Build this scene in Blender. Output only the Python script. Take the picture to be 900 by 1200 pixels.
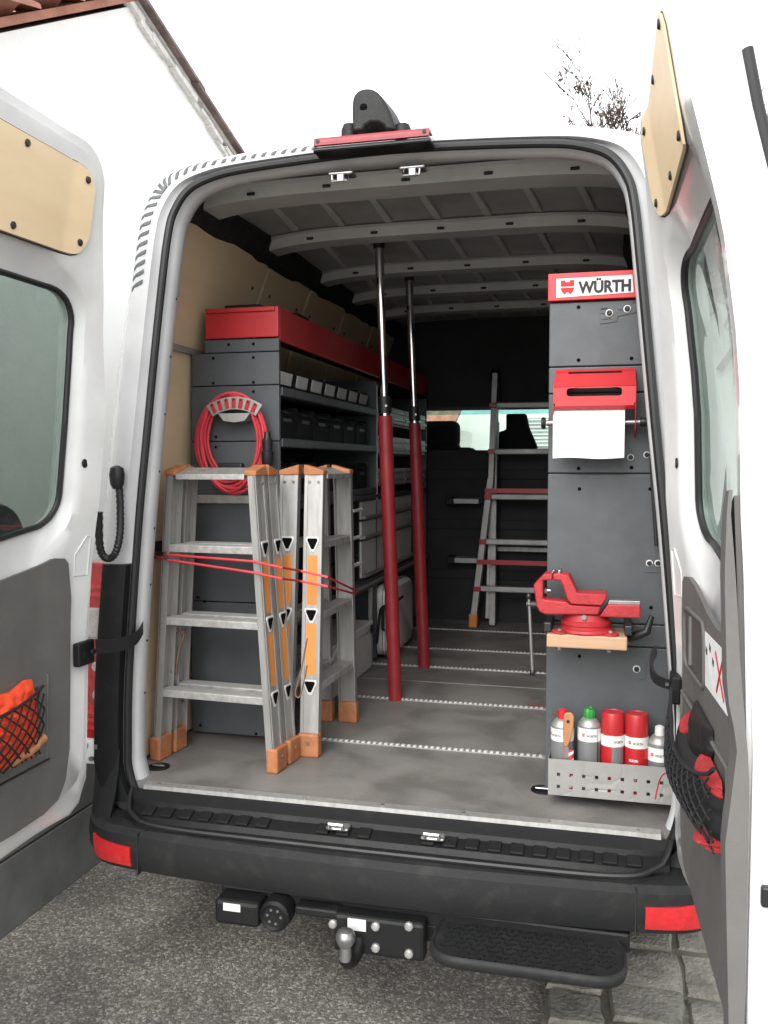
import bpy, bmesh, math, random
from mathutils import Vector, Matrix
random.seed(7)
R = math.radians
scene = bpy.context.scene
for o in list(bpy.data.objects):
    bpy.data.objects.remove(o, do_unlink=True)
COL = scene.collection

# ------------------------------------------------------------------ camera
FPX = 1050.0                       # focal length in pixels of a 900 px wide frame
YAW = R(14.2)
PITCH = math.atan(55 / 1050.0)
CAM = Vector((0.636, -2.54, 1.68))
cam_d = bpy.data.cameras.new('camera')
cam_d.sensor_fit = 'HORIZONTAL'
cam_d.sensor_width = 36
cam_d.lens = FPX / 900 * 36
cam_d.clip_start = 0.05
cam_d.clip_end = 2000
cam = bpy.data.objects.new('camera', cam_d)
cam.location = CAM
cam.rotation_euler = (math.pi / 2 - PITCH, 0, YAW)
COL.objects.link(cam)
scene.camera = cam

# ------------------------------------------------------------------ sky, sun, exposure (overcast)
SUN_EL, SUN_AZ = R(36), R(190)     # behind the camera, a little to its left
world = bpy.data.worlds.new('World')
scene.world = world
world.use_nodes = True
wn = world.node_tree
wn.nodes.clear()
w_out = wn.nodes.new('ShaderNodeOutputWorld')
w_bg = wn.nodes.new('ShaderNodeBackground')
w_sky = wn.nodes.new('ShaderNodeTexSky')
w_sky.sky_type = 'NISHITA'
w_sky.sun_disc = False
w_sky.sun_elevation = SUN_EL
w_sky.sun_rotation = SUN_AZ
w_sky.air_density = 1.0
w_sky.dust_density = 6.0
w_sky.ozone_density = 0.5
w_hs = wn.nodes.new('ShaderNodeHueSaturation')      # cloud cover: no blue left
w_hs.inputs['Saturation'].default_value = 0.10
w_mix = wn.nodes.new('ShaderNodeMix')
w_mix.data_type = 'RGBA'
w_mix.inputs[0].default_value = 0.75
w_mix.inputs[7].default_value = (8.2, 8.4, 8.6, 1)  # even cloud layer
wn.links.new(w_sky.outputs[0], w_hs.inputs['Color'])
wn.links.new(w_hs.outputs[0], w_mix.inputs[6])
wn.links.new(w_mix.outputs[2], w_bg.inputs['Color'])
w_bg.inputs['Strength'].default_value = 0.12
wn.links.new(w_bg.outputs[0], w_out.inputs[0])

sun_d = bpy.data.lights.new('sun', 'SUN')
sun_d.energy = 1.2
sun_d.angle = R(50)
sun_d.color = (1.0, 0.97, 0.93)
sun = bpy.data.objects.new('sun', sun_d)
sd = Vector((math.sin(SUN_AZ) * math.cos(SUN_EL), math.cos(SUN_AZ) * math.cos(SUN_EL), math.sin(SUN_EL)))
sun.rotation_euler = sd.to_track_quat('Z', 'Y').to_euler()
sun.location = (0, -6, 9)
COL.objects.link(sun)

scene.view_settings.view_transform = 'Standard'
scene.view_settings.look = 'None'
scene.view_settings.gamma = 1
scene.view_settings.exposure = 1.33
scene.view_settings.use_curve_mapping = False
scene.render.engine = 'CYCLES'
scene.cycles.max_bounces = 12
scene.cycles.diffuse_bounces = 9
scene.cycles.transparent_max_bounces = 12
scene.render.resolution_x, scene.render.resolution_y = 768, 1024

# ------------------------------------------------------------------ pixel (900x1200) -> point on a plane of the place
_F0 = Vector((-math.sin(YAW), math.cos(YAW), 0))
_RT = Vector((math.cos(YAW), math.sin(YAW), 0))
_Z = Vector((0, 0, 1))
_F = _F0 * math.cos(PITCH) - _Z * math.sin(PITCH)
_U = _F0 * math.sin(PITCH) + _Z * math.cos(PITCH)
def PX(x, y, ax, val):
    d = _F + _RT * ((x - 450) / FPX) - _U * ((y - 600) / FPX)
    i = 'xyz'.index(ax)
    return CAM + d * ((val - CAM[i]) / d[i])

# ------------------------------------------------------------------ materials
MATS = {}
def mat(name, col, rough=0.5, metal=0.0, var=0.12, scale=6.0, stretch=(1, 1, 1), bump=0.0, bscale=60.0,
        col2=None, spec=0.5, contrast=(0.35, 0.7), coat=0.0, detail=6):
    m = bpy.data.materials.new(name)
    m.use_nodes = True
    nt = m.node_tree
    b = nt.nodes['Principled BSDF']
    b.inputs['Metallic'].default_value = metal
    b.inputs['Roughness'].default_value = rough
    b.inputs['Specular IOR Level'].default_value = spec
    if coat:
        b.inputs['Coat Weight'].default_value = coat
        b.inputs['Coat Roughness'].default_value = 0.08
    tc = nt.nodes.new('ShaderNodeTexCoord')
    mp = nt.nodes.new('ShaderNodeMapping')
    mp.inputs['Scale'].default_value = stretch
    nt.links.new(tc.outputs['Object'], mp.inputs[0])
    n = nt.nodes.new('ShaderNodeTexNoise')
    n.inputs['Scale'].default_value = scale
    n.inputs['Detail'].default_value = detail
    n.inputs['Roughness'].default_value = 0.65
    nt.links.new(mp.outputs[0], n.inputs['Vector'])
    r = nt.nodes.new('ShaderNodeValToRGB')
    c2 = col2 if col2 else tuple(c * (1 - var * 2) for c in col)
    r.color_ramp.elements[0].position = contrast[0]
    r.color_ramp.elements[1].position = contrast[1]
    r.color_ramp.elements[0].color = (*c2, 1)
    r.color_ramp.elements[1].color = (*col, 1)
    nt.links.new(n.outputs['Fac'], r.inputs[0])
    nt.links.new(r.outputs[0], b.inputs['Base Color'])
    rr = nt.nodes.new('ShaderNodeMapRange')
    rr.inputs['To Min'].default_value = min(1, rough * 1.25)
    rr.inputs['To Max'].default_value = rough * 0.85
    nt.links.new(n.outputs['Fac'], rr.inputs['Value'])
    nt.links.new(rr.outputs[0], b.inputs['Roughness'])
    if bump:
        n2 = nt.nodes.new('ShaderNodeTexNoise')
        n2.inputs['Scale'].default_value = bscale
        n2.inputs['Detail'].default_value = 5
        nt.links.new(mp.outputs[0], n2.inputs['Vector'])
        bp = nt.nodes.new('ShaderNodeBump')
        bp.inputs['Strength'].default_value = bump
        bp.inputs['Distance'].default_value = 0.01
        nt.links.new(n2.outputs['Fac'], bp.inputs['Height'])
        nt.links.new(bp.outputs[0], b.inputs['Normal'])
    MATS[name] = m
    return m

mat('white_paint', (0.70, 0.70, 0.69), 0.22, var=0.07, scale=5, coat=0.6, detail=9)
mat('frame_paint', (0.54, 0.545, 0.55), 0.38, var=0.08, scale=5)
mat('roof_sheet', (0.42, 0.42, 0.41), 0.36, metal=0.2, var=0.14, scale=4)
mat('bow_paint', (0.50, 0.50, 0.49), 0.45, var=0.1, scale=5)
mat('black_plastic', (0.022, 0.0215, 0.020), 0.5, spec=0.3, col2=(0.007, 0.0073, 0.0077), contrast=(0.55, 0.85), detail=10, scale=16, bump=0.15, bscale=300)
mat('bumper_plastic', (0.034, 0.0335, 0.032), 0.55, spec=0.28, scale=14, detail=10, contrast=(0.52, 0.82), col2=(0.015, 0.0155, 0.016), bump=0.12, bscale=260)
mat('rubber', (0.012, 0.012, 0.013), 0.45, var=0.2)
mat('foam_black', (0.012, 0.012, 0.013), 0.9, var=0.3, scale=14, bump=0.6, bscale=30)
mat('plywood', (0.70, 0.545, 0.36), 0.55, scale=2.2, stretch=(1.0, 0.6, 5.0), col2=(0.63, 0.475, 0.30), bump=0.04, bscale=40)
mat('door_ply', (0.80, 0.63, 0.41), 0.5, scale=2.5, stretch=(1.0, 1.2, 4.0), col2=(0.74, 0.56, 0.35))
mat('trim_grey', (0.130, 0.126, 0.119), 0.6, var=0.08, scale=8, bump=0.12, bscale=400)
mat('trim_dark', (0.075, 0.073, 0.070), 0.6, var=0.08)
mat('cabinet_grey', (0.080, 0.088, 0.095), 0.42, var=0.11, scale=11, detail=12, bump=0.05, bscale=350)
mat('shelf_grey', (0.075, 0.083, 0.09), 0.45, var=0.12, scale=7)
mat('bin_dark', (0.010, 0.011, 0.012), 0.6, spec=0.2, var=0.15)
mat('red_paint', (0.47, 0.022, 0.026), 0.36, var=0.08, scale=7)
mat('red_bright', (0.56, 0.024, 0.03), 0.33, var=0.06, scale=7)
mat('red_vise', (0.45, 0.024, 0.03), 0.5, var=0.16, scale=24, bump=0.14, bscale=120, detail=10)
mat('red_pole', (0.30, 0.022, 0.028), 0.42, var=0.14, scale=16, bump=0.08, bscale=60)
mat('red_cord', (0.60, 0.035, 0.05), 0.5, var=0.1, scale=30)
mat('aluminium', (0.46, 0.455, 0.44), 0.45, metal=0.6, scale=9, stretch=(6, 6, 0.7), col2=(0.33, 0.325, 0.31))
mat('aluminium_tread', (0.68, 0.67, 0.65), 0.42, metal=0.65, scale=14, stretch=(2, 2, 2), col2=(0.42, 0.41, 0.39))
mat('aluminium_dull', (0.44, 0.435, 0.425), 0.48, metal=0.5, scale=8, col2=(0.34, 0.335, 0.325))
mat('drawer_silver', (0.74, 0.735, 0.71), 0.45, metal=0.1, var=0.08, scale=5)
mat('chrome', (0.80, 0.80, 0.80), 0.12, metal=1.0, var=0.04, scale=9)
mat('steel', (0.42, 0.42, 0.42), 0.35, metal=0.9, var=0.15, scale=20)
mat('rust_steel', (0.30, 0.20, 0.15), 0.6, metal=0.4, scale=40, col2=(0.18, 0.09, 0.06))
mat('orange_plastic', (0.48, 0.19, 0.075), 0.55, scale=22, col2=(0.33, 0.12, 0.05))
mat('orange_sticker', (0.72, 0.255, 0.05), 0.45, var=0.05)
mat('hi_vis', (0.95, 0.10, 0.02), 0.75, scale=18, col2=(0.75, 0.05, 0.02), bump=0.5, bscale=22)
mat('red_cloth', (0.42, 0.03, 0.03), 0.85, scale=25, col2=(0.28, 0.015, 0.018), bump=0.5, bscale=60)
mat('hi_vis_pink', (0.62, 0.06, 0.10), 0.75, var=0.12, scale=18, bump=0.4, bscale=30)
mat('net', (0.012, 0.012, 0.014), 0.8)
mat('white_plastic', (0.72, 0.72, 0.71), 0.4, var=0.04)
mat('paper', (0.76, 0.76, 0.76), 0.85, var=0.02, scale=20, bump=0.5, bscale=18)
mat('label_card', (0.62, 0.62, 0.60), 0.7, var=0.1, scale=20)
mat('ink', (0.018, 0.018, 0.02), 0.6)
mat('hole_black', (0.003, 0.003, 0.003), 0.9, spec=0.1)
mat('brake_red', (0.27, 0.012, 0.02), 0.4, scale=40, var=0.1)
mat('ink_red', (0.65, 0.02, 0.025), 0.6)
mat('beech', (0.50, 0.32, 0.20), 0.5, scale=3, stretch=(0.8, 8, 9), col2=(0.40, 0.24, 0.14))
mat('handle_wood', (0.50, 0.24, 0.105), 0.45, scale=8, stretch=(6, 6, 1), col2=(0.36, 0.15, 0.06))
mat('can_grey', (0.22, 0.225, 0.23), 0.35, metal=0.2)
mat('can_red', (0.55, 0.02, 0.025), 0.3, metal=0.1)
mat('green_cap', (0.03, 0.28, 0.05), 0.4)
mat('basket_metal', (0.34, 0.335, 0.32), 0.45, metal=0.3, var=0.08, scale=10)
mat('lamp_red', (0.52, 0.012, 0.02), 0.12, scale=40, col2=(0.22, 0.004, 0.008), coat=0.6)
mat('lamp_clear', (0.46, 0.44, 0.43), 0.15, scale=45, col2=(0.35, 0.30, 0.29), coat=0.6)
mat('reflector', (0.62, 0.025, 0.03), 0.25, scale=60, col2=(0.48, 0.015, 0.02), coat=0.5)
mat('seat_cloth', (0.012, 0.012, 0.014), 0.9)
mat('bulkhead', (0.017, 0.018, 0.021), 0.7, var=0.15, scale=4)
mat('render_wall', (0.80, 0.80, 0.78), 0.85, var=0.03, scale=3, bump=0.2, bscale=50)
mat('plinth_grey', (0.19, 0.19, 0.183), 0.7, scale=4, col2=(0.12, 0.121, 0.116), bump=0.2, bscale=60)
mat('clay_tile', (0.46, 0.20, 0.135), 0.8, scale=7, col2=(0.30, 0.14, 0.10), bump=0.35, bscale=40)
mat('clay_tile_old', (0.27, 0.20, 0.18), 0.85, scale=9, col2=(0.12, 0.085, 0.08), bump=0.35, bscale=40)
mat('mortar', (0.74, 0.73, 0.70), 0.95, scale=20, col2=(0.55, 0.53, 0.50), bump=0.6, bscale=45)
mat('bark', (0.05, 0.04, 0.033), 0.9, scale=30, col2=(0.04, 0.032, 0.028))
mat('dead_leaf', (0.17, 0.085, 0.045), 0.8, scale=9, col2=(0.10, 0.05, 0.03))
mat('stone', (0.22, 0.205, 0.175), 0.85, scale=11, col2=(0.11, 0.105, 0.085), contrast=(0.34, 0.62), bump=1.0, bscale=80, detail=12)
mat('stone_dark', (0.20, 0.19, 0.165), 0.85, scale=9, col2=(0.085, 0.085, 0.07), contrast=(0.34, 0.62), bump=1.0, bscale=70, detail=12)
mat('stone_pale', (0.27, 0.25, 0.215), 0.85, scale=13, col2=(0.17, 0.16, 0.13), contrast=(0.34, 0.62), bump=1.0, bscale=90, detail=12)
mat('joint_soil', (0.15, 0.14, 0.115), 0.95, scale=12, col2=(0.07, 0.072, 0.05), bump=0.6, bscale=60)
mat('shutter', (0.42, 0.44, 0.46), 0.6)
mat('tyre', (0.016, 0.016, 0.017), 0.8, bump=0.2, bscale=60)
mat('cable_black', (0.014, 0.014, 0.015), 0.42)

def asphalt():
    m = bpy.data.materials.new('asphalt'); m.use_nodes = True
    nt = m.node_tree; b = nt.nodes['Principled BSDF']
    tc = nt.nodes.new('ShaderNodeTexCoord')
    v = nt.nodes.new('ShaderNodeTexVoronoi'); v.inputs['Scale'].default_value = 125
    v2 = nt.nodes.new('ShaderNodeTexVoronoi'); v2.inputs['Scale'].default_value = 260
    n = nt.nodes.new('ShaderNodeTexNoise'); n.inputs['Scale'].default_value = 1.5; n.inputs['Detail'].default_value = 5
    for q in (v, v2, n): nt.links.new(tc.outputs['Object'], q.inputs['Vector'])
    rp = nt.nodes.new('ShaderNodeValToRGB')          # per-stone colour
    e = rp.color_ramp.elements
    e[0].position = 0.0; e[0].color = (0.125, 0.118, 0.106, 1)
    e[1].position = 1.0; e[1].color = (0.52, 0.50, 0.45, 1)
    x = rp.color_ramp.elements.new(0.55); x.color = (0.215, 0.205, 0.183, 1)
    x = rp.color_ramp.elements.new(0.80); x.color = (0.30, 0.286, 0.258, 1)
    sp = nt.nodes.new('ShaderNodeSeparateColor')
    nt.links.new(v.outputs['Color'], sp.inputs[0]); nt.links.new(sp.outputs[0], rp.inputs[0])
    mx = nt.nodes.new('ShaderNodeMix'); mx.data_type = 'RGBA'; mx.blend_type = 'MULTIPLY'; mx.inputs[0].default_value = 1
    rn = nt.nodes.new('ShaderNodeValToRGB')
    rn.color_ramp.elements[0].position = 0.36; rn.color_ramp.elements[0].color = (0.55, 0.55, 0.56, 1)
    rn.color_ramp.elements[1].position = 0.62; rn.color_ramp.elements[1].color = (1.25, 1.23, 1.18, 1)
    nt.links.new(n.outputs['Fac'], rn.inputs[0])
    nt.links.new(rp.outputs[0], mx.inputs[6]); nt.links.new(rn.outputs[0], mx.inputs[7])
    nt.links.new(mx.outputs[2], b.inputs['Base Color'])
    b.inputs['Roughness'].default_value = 0.75
    ad = nt.nodes.new('ShaderNodeMath'); ad.operation = 'ADD'
    nt.links.new(v.outputs['Distance'], ad.inputs[0]); nt.links.new(v2.outputs['Distance'], ad.inputs[1])
    bp = nt.nodes.new('ShaderNodeBump'); bp.inputs['Strength'].default_value = 0.7; bp.inputs['Distance'].default_value = 0.005
    bp.invert = True
    nt.links.new(ad.outputs[0], bp.inputs['Height']); nt.links.new(bp.outputs[0], b.inputs['Normal'])
    MATS['asphalt'] = m
asphalt()

def load_floor():
    m = bpy.data.materials.new('load_floor'); m.use_nodes = True
    nt = m.node_tree; b = nt.nodes['Principled BSDF']
    tc = nt.nodes.new('ShaderNodeTexCoord')
    n1 = nt.nodes.new('ShaderNodeTexNoise'); n1.inputs['Scale'].default_value = 4.5; n1.inputs['Detail'].default_value = 4; n1.inputs['Distortion'].default_value = 0.6
    n2 = nt.nodes.new('ShaderNodeTexNoise'); n2.inputs['Scale'].default_value = 160; n2.inputs['Detail'].default_value = 2
    n3 = nt.nodes.new('ShaderNodeTexNoise'); n3.inputs['Scale'].default_value = 1.3; n3.inputs['Detail'].default_value = 3
    for q in (n1, n2, n3): nt.links.new(tc.outputs['Object'], q.inputs['Vector'])
    r1 = nt.nodes.new('ShaderNodeValToRGB')
    r1.color_ramp.elements[0].position = 0.36; r1.color_ramp.elements[0].color = (0.172, 0.162, 0.15, 1)
    r1.color_ramp.elements[1].position = 0.53; r1.color_ramp.elements[1].color = (0.25, 0.236, 0.22, 1)
    x = r1.color_ramp.elements.new(0.72); x.color = (0.30, 0.284, 0.265, 1)
    nt.links.new(n1.outputs['Fac'], r1.inputs[0])
    mx = nt.nodes.new('ShaderNodeMix'); mx.data_type = 'RGBA'; mx.blend_type = 'MULTIPLY'; mx.inputs[0].default_value = 0.5
    nt.links.new(r1.outputs[0], mx.inputs[6]); nt.links.new(n2.outputs['Color'], mx.inputs[7])
    mp = nt.nodes.new('ShaderNodeMapping'); mp.inputs['Scale'].default_value = (2.2, 34.0, 1.0); mp.inputs['Rotation'].default_value = (0, 0, 1.25)
    n4 = nt.nodes.new('ShaderNodeTexNoise'); n4.inputs['Scale'].default_value = 3.0; n4.inputs['Detail'].default_value = 6
    nt.links.new(tc.outputs['Object'], mp.inputs[0]); nt.links.new(mp.outputs[0], n4.inputs['Vector'])
    r4 = nt.nodes.new('ShaderNodeValToRGB')           # scuffs from sliding loads
    r4.color_ramp.elements[0].position = 0.60; r4.color_ramp.elements[0].color = (1, 1, 1, 1)
    r4.color_ramp.elements[1].position = 0.74; r4.color_ramp.elements[1].color = (1.35, 1.33, 1.3, 1)
    nt.links.new(n4.outputs['Fac'], r4.inputs[0])
    m4 = nt.nodes.new('ShaderNodeMix'); m4.data_type = 'RGBA'; m4.blend_type = 'MULTIPLY'; m4.inputs[0].default_value = 0.8
    nt.links.new(mx.outputs[2], m4.inputs[6]); nt.links.new(r4.outputs[0], m4.inputs[7])
    nt.links.new(m4.outputs[2], b.inputs['Base Color'])
    rr = nt.nodes.new('ShaderNodeMapRange'); rr.inputs['To Min'].default_value = 0.42; rr.inputs['To Max'].default_value = 0.7
    nt.links.new(n3.outputs['Fac'], rr.inputs['Value']); nt.links.new(rr.outputs[0], b.inputs['Roughness'])
    bp = nt.nodes.new('ShaderNodeBump'); bp.inputs['Strength'].default_value = 0.12; bp.inputs['Distance'].default_value = 0.003
    nt.links.new(n2.outputs['Fac'], bp.inputs['Height']); nt.links.new(bp.outputs[0], b.inputs['Normal'])
    MATS['load_floor'] = m
load_floor()

def glass(name, tint, gloss=0.05):
    m = bpy.data.materials.new(name); m.use_nodes = True
    nt = m.node_tree; nt.nodes.clear()
    o = nt.nodes.new('ShaderNodeOutputMaterial')
    t = nt.nodes.new('ShaderNodeBsdfTransparent'); t.inputs[0].default_value = (*tint, 1)
    g = nt.nodes.new('ShaderNodeBsdfGlossy'); g.inputs['Roughness'].default_value = 0.02
    g.inputs[0].default_value = (0.9, 0.95, 0.93, 1)
    lw = nt.nodes.new('ShaderNodeLayerWeight'); lw.inputs[0].default_value = 0.5
    pw = nt.nodes.new('ShaderNodeMath'); pw.operation = 'POWER'; pw.inputs[1].default_value = 4.0
    fr = nt.nodes.new('ShaderNodeMath'); fr.operation = 'MULTIPLY_ADD'; fr.inputs[1].default_value = 0.7; fr.inputs[2].default_value = gloss
    nt.links.new(lw.outputs['Facing'], pw.inputs[0]); nt.links.new(pw.outputs[0], fr.inputs[0])
    mx = nt.nodes.new('ShaderNodeMixShader')
    nt.links.new(fr.outputs[0], mx.inputs[0]); nt.links.new(t.outputs[0], mx.inputs[1]); nt.links.new(g.outputs[0], mx.inputs[2])
    df = nt.nodes.new('ShaderNodeBsdfDiffuse'); df.inputs[0].default_value = (0.5, 0.5, 0.48, 1)     # film of dust on the pane
    tc = nt.nodes.new('ShaderNodeTexCoord'); nz = nt.nodes.new('ShaderNodeTexNoise'); nz.inputs['Scale'].default_value = 4.0; nz.inputs['Detail'].default_value = 8
    nt.links.new(tc.outputs['Object'], nz.inputs['Vector'])
    mr = nt.nodes.new('ShaderNodeMapRange'); mr.inputs['From Min'].default_value = 0.4; mr.inputs['From Max'].default_value = 0.75; mr.inputs['To Max'].default_value = 0.10
    nt.links.new(nz.outputs['Fac'], mr.inputs['Value'])
    m2 = nt.nodes.new('ShaderNodeMixShader')
    nt.links.new(mr.outputs[0], m2.inputs[0]); nt.links.new(mx.outputs[0], m2.inputs[1]); nt.links.new(df.outputs[0], m2.inputs[2])
    nt.links.new(m2.outputs[0], o.inputs[0])
    MATS[name] = m
glass('tinted_glass', (0.58, 0.64, 0.61))      # each pane has two faces, so the tint counts twice
glass('clear_glass', (0.80, 0.88, 0.84))
glass('blue_glass', (0.40, 0.72, 0.76))

# ------------------------------------------------------------------ mesh helpers
ORG = {}
def V3(a): return Vector(a)
class MB:
    def __init__(s): s.v = []; s.f = []
    def add(s, vs, fs):
        k = len(s.v); s.v += [Vector(q) for q in vs]; s.f += [tuple(i + k for i in f) for f in fs]; return s
    def box(s, x0, x1, y0, y1, z0, z1):
        vs = [(x, y, z) for x in (x0, x1) for y in (y0, y1) for z in (z0, z1)]
        return s.add(vs, [(0, 1, 3, 2), (4, 6, 7, 5), (0, 4, 5, 1), (2, 3, 7, 6), (0, 2, 6, 4), (1, 5, 7, 3)])
    def obox(s, c, a, b, d):                      # centre and three half vectors
        c, a, b, d = map(Vector, (c, a, b, d))
        vs = [c + a * i + b * j + d * k for i in (-1, 1) for j in (-1, 1) for k in (-1, 1)]
        return s.add(vs, [(0, 1, 3, 2), (4, 6, 7, 5), (0, 4, 5, 1), (2, 3, 7, 6), (0, 2, 6, 4), (1, 5, 7, 3)])
    def bar(s, p0, p1, side, hs, ht):             # a bar of rectangular section from p0 to p1
        p0, p1, side = map(Vector, (p0, p1, side))
        d = p1 - p0; t = d.cross(side).normalized(); sd_ = t.cross(d).normalized()
        return s.obox((p0 + p1) / 2, d / 2, sd_ * hs, t * ht)
    def cyl(s, p0, p1, r0, r1=None, n=14, cap=True):
        p0, p1 = Vector(p0), Vector(p1); r1 = r0 if r1 is None else r1
        d = (p1 - p0).normalized(); a = d.orthogonal().normalized(); b = d.cross(a)
        vs = []
        for p, r in ((p0, r0), (p1, r1)):
            vs += [p + (a * math.cos(2 * math.pi * i / n) + b * math.sin(2 * math.pi * i / n)) * r for i in range(n)]
        fs = [(i, (i + 1) % n, n + (i + 1) % n, n + i) for i in range(n)]
        if cap: fs += [tuple(range(n - 1, -1, -1)), tuple(range(n, 2 * n))]
        return s.add(vs, fs)
    def tube(s, pts, r, n=8, closed=False, cap=True):
        pts = [Vector(p) for p in pts]; m = len(pts)
        rad = r if hasattr(r, '__len__') else [r] * m
        k0 = len(s.v); prev = None
        for i, p in enumerate(pts):
            if closed: d = pts[(i + 1) % m] - pts[i - 1]
            else: d = pts[min(i + 1, m - 1)] - pts[max(i - 1, 0)]
            d = d.normalized() if d.length > 1e-9 else Vector((0, 0, 1))
            a = d.orthogonal().normalized() if prev is None else (prev - d * prev.dot(d)).normalized()
            prev = a; b = d.cross(a)
            s.v += [p + (a * math.cos(2 * math.pi * j / n) + b * math.sin(2 * math.pi * j / n)) * rad[i] for j in range(n)]
        for i in range(m if closed else m - 1):
            i2 = (i + 1) % m
            for j in range(n):
                s.f.append((k0 + i * n + j, k0 + i * n + (j + 1) % n, k0 + i2 * n + (j + 1) % n, k0 + i2 * n + j))
        if cap and not closed:
            s.f.append(tuple(k0 + j for j in range(n - 1, -1, -1))); s.f.append(tuple(k0 + (m - 1) * n + j for j in range(n)))
        return s
    def prism(s, poly, d):
        poly = [Vector(p) for p in poly]; d = Vector(d); n = len(poly)
        vs = poly + [p + d for p in poly]
        fs = [tuple(range(n - 1, -1, -1)), tuple(range(n, 2 * n))] + [(i, (i + 1) % n, n + (i + 1) % n, n + i) for i in range(n)]
        return s.add(vs, fs)
    def loft(s, rings, closed=True, cap=False):
        n = len(rings[0]); k = len(s.v)
        for r in rings: s.v += [Vector(p) for p in r]
        for i in range(len(rings) - 1):
            for j in range(n if closed else n - 1):
                j2 = (j + 1) % n
                s.f.append((k + i * n + j, k + i * n + j2, k + (i + 1) * n + j2, k + (i + 1) * n + j))
        if cap:
            s.f.append(tuple(k + j for j in range(n - 1, -1, -1))); s.f.append(tuple(k + (len(rings) - 1) * n + j for j in range(n)))
        return s
    def lathe(s, c, prof, n=20, axis=(0, 0, 1)):
        c = Vector(c); d = Vector(axis).normalized(); a = d.orthogonal().normalized(); b = d.cross(a)
        rings = [[c + d * h + (a * math.cos(2 * math.pi * i / n) + b * math.sin(2 * math.pi * i / n)) * max(r, 1e-4) for i in range(n)] for r, h in prof]
        return s.loft(rings, True, True)
    def grid(s, fn, nu, nv):
        k = len(s.v)
        s.v += [Vector(fn(i / nu, j / nv)) for i in range(nu + 1) for j in range(nv + 1)]
        for i in range(nu):
            for j in range(nv):
                a = k + i * (nv + 1) + j
                s.f.append((a, a + nv + 1, a + nv + 2, a + 1))
        return s
    def slab(s, fn, nu, nv):                      # fn(u, v, side) with side 0 / 1: a closed thick sheet
        k = len(s.v); N = (nu + 1) * (nv + 1)
        for sd_ in (0, 1):
            s.v += [Vector(fn(i / nu, j / nv, sd_)) for i in range(nu + 1) for j in range(nv + 1)]
        I = lambda i, j, q: k + q * N + i * (nv + 1) + j
        for i in range(nu):
            for j in range(nv):
                s.f.append((I(i, j, 0), I(i + 1, j, 0), I(i + 1, j + 1, 0), I(i, j + 1, 0)))
                s.f.append((I(i, j, 1), I(i, j + 1, 1), I(i + 1, j + 1, 1), I(i + 1, j, 1)))
        for i in range(nu):
            s.f.append((I(i, 0, 0), I(i, 0, 1), I(i + 1, 0, 1), I(i + 1, 0, 0)))
            s.f.append((I(i, nv, 0), I(i + 1, nv, 0), I(i + 1, nv, 1), I(i, nv, 1)))
        for j in range(nv):
            s.f.append((I(0, j, 0), I(0, j + 1, 0), I(0, j + 1, 1), I(0, j, 1)))
            s.f.append((I(nu, j, 0), I(nu, j, 1), I(nu, j + 1, 1), I(nu, j + 1, 0)))
        return s
    def build(s, name, m, parent=None, bevel=0.0, smooth=True, label=None, cat=None, group=None, kind=None, org=None, seg=2, ang=35):
        if parent is not None: o0 = ORG[parent.name]
        elif org is not None: o0 = Vector(org)
        else:
            o0 = Vector((sum(q.x for q in s.v), sum(q.y for q in s.v), 0)) / max(1, len(s.v)); o0.z = min(q.z for q in s.v)
        me = bpy.data.meshes.new(name)
        me.from_pydata([q - o0 for q in s.v], [], s.f)
        bm = bmesh.new(); bm.from_mesh(me)
        bmesh.ops.recalc_face_normals(bm, faces=bm.faces)
        bm.to_mesh(me); bm.free()
        if smooth and not (bevel and len(s.v) == 8):
            me.polygons.foreach_set('use_smooth', [True] * len(me.polygons))
            me.set_sharp_from_angle(angle=R(ang))
        me.materials.append(MATS[m])
        o = bpy.data.objects.new(name, me); COL.objects.link(o)
        if parent is not None: o.parent = parent
        else: o.location = o0
        ORG[o.name] = o0
        if bevel:
            md = o.modifiers.new('bevel', 'BEVEL'); md.width = bevel; md.segments = seg; md.limit_method = 'ANGLE'; md.angle_limit = R(40)
            md.harden_normals = False
        return tag(o, label, cat, group, kind)
def tag(o, label=None, cat=None, group=None, kind=None):
    if label: o['label'] = label
    if cat: o['category'] = cat
    if group: o['group'] = group
    if kind: o['kind'] = kind
    return o
def thing(name, loc, label, cat, group=None):
    o = bpy.data.objects.new(name, None); o.empty_display_size = 0.1
    COL.objects.link(o); o.location = loc; ORG[o.name] = Vector(loc)
    return tag(o, label, cat, group)
def box(name, m, parent, x0, x1, y0, y1, z0, z1, bevel=0.0, **k):
    return MB().box(x0, x1, y0, y1, z0, z1).build(name, m, parent, bevel=bevel, **k)
def lerp(x, tab):
    if x <= tab[0][0]: return tab[0][1]
    for (a, p), (b, q) in zip(tab, tab[1:]):
        if x <= b: return p + (q - p) * (x - a) / (b - a)
    return tab[-1][1]
def crom(pts, k=5, closed=False):
    pts = [Vector(p) for p in pts]; n = len(pts); out = []
    for i in range(n if closed else n - 1):
        if closed: p = [pts[(i + j) % n] for j in (-1, 0, 1, 2)]
        else: p = [pts[max(0, min(n - 1, i + j))] for j in (-1, 0, 1, 2)]
        for s in range(k):
            t = s / k
            out.append(0.5 * ((2 * p[1]) + (p[2] - p[0]) * t + (2 * p[0] - 5 * p[1] + 4 * p[2] - p[3]) * t * t + (3 * p[1] - p[0] - 3 * p[2] + p[3]) * t ** 3))
    if not closed: out.append(pts[-1])
    return out
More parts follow.
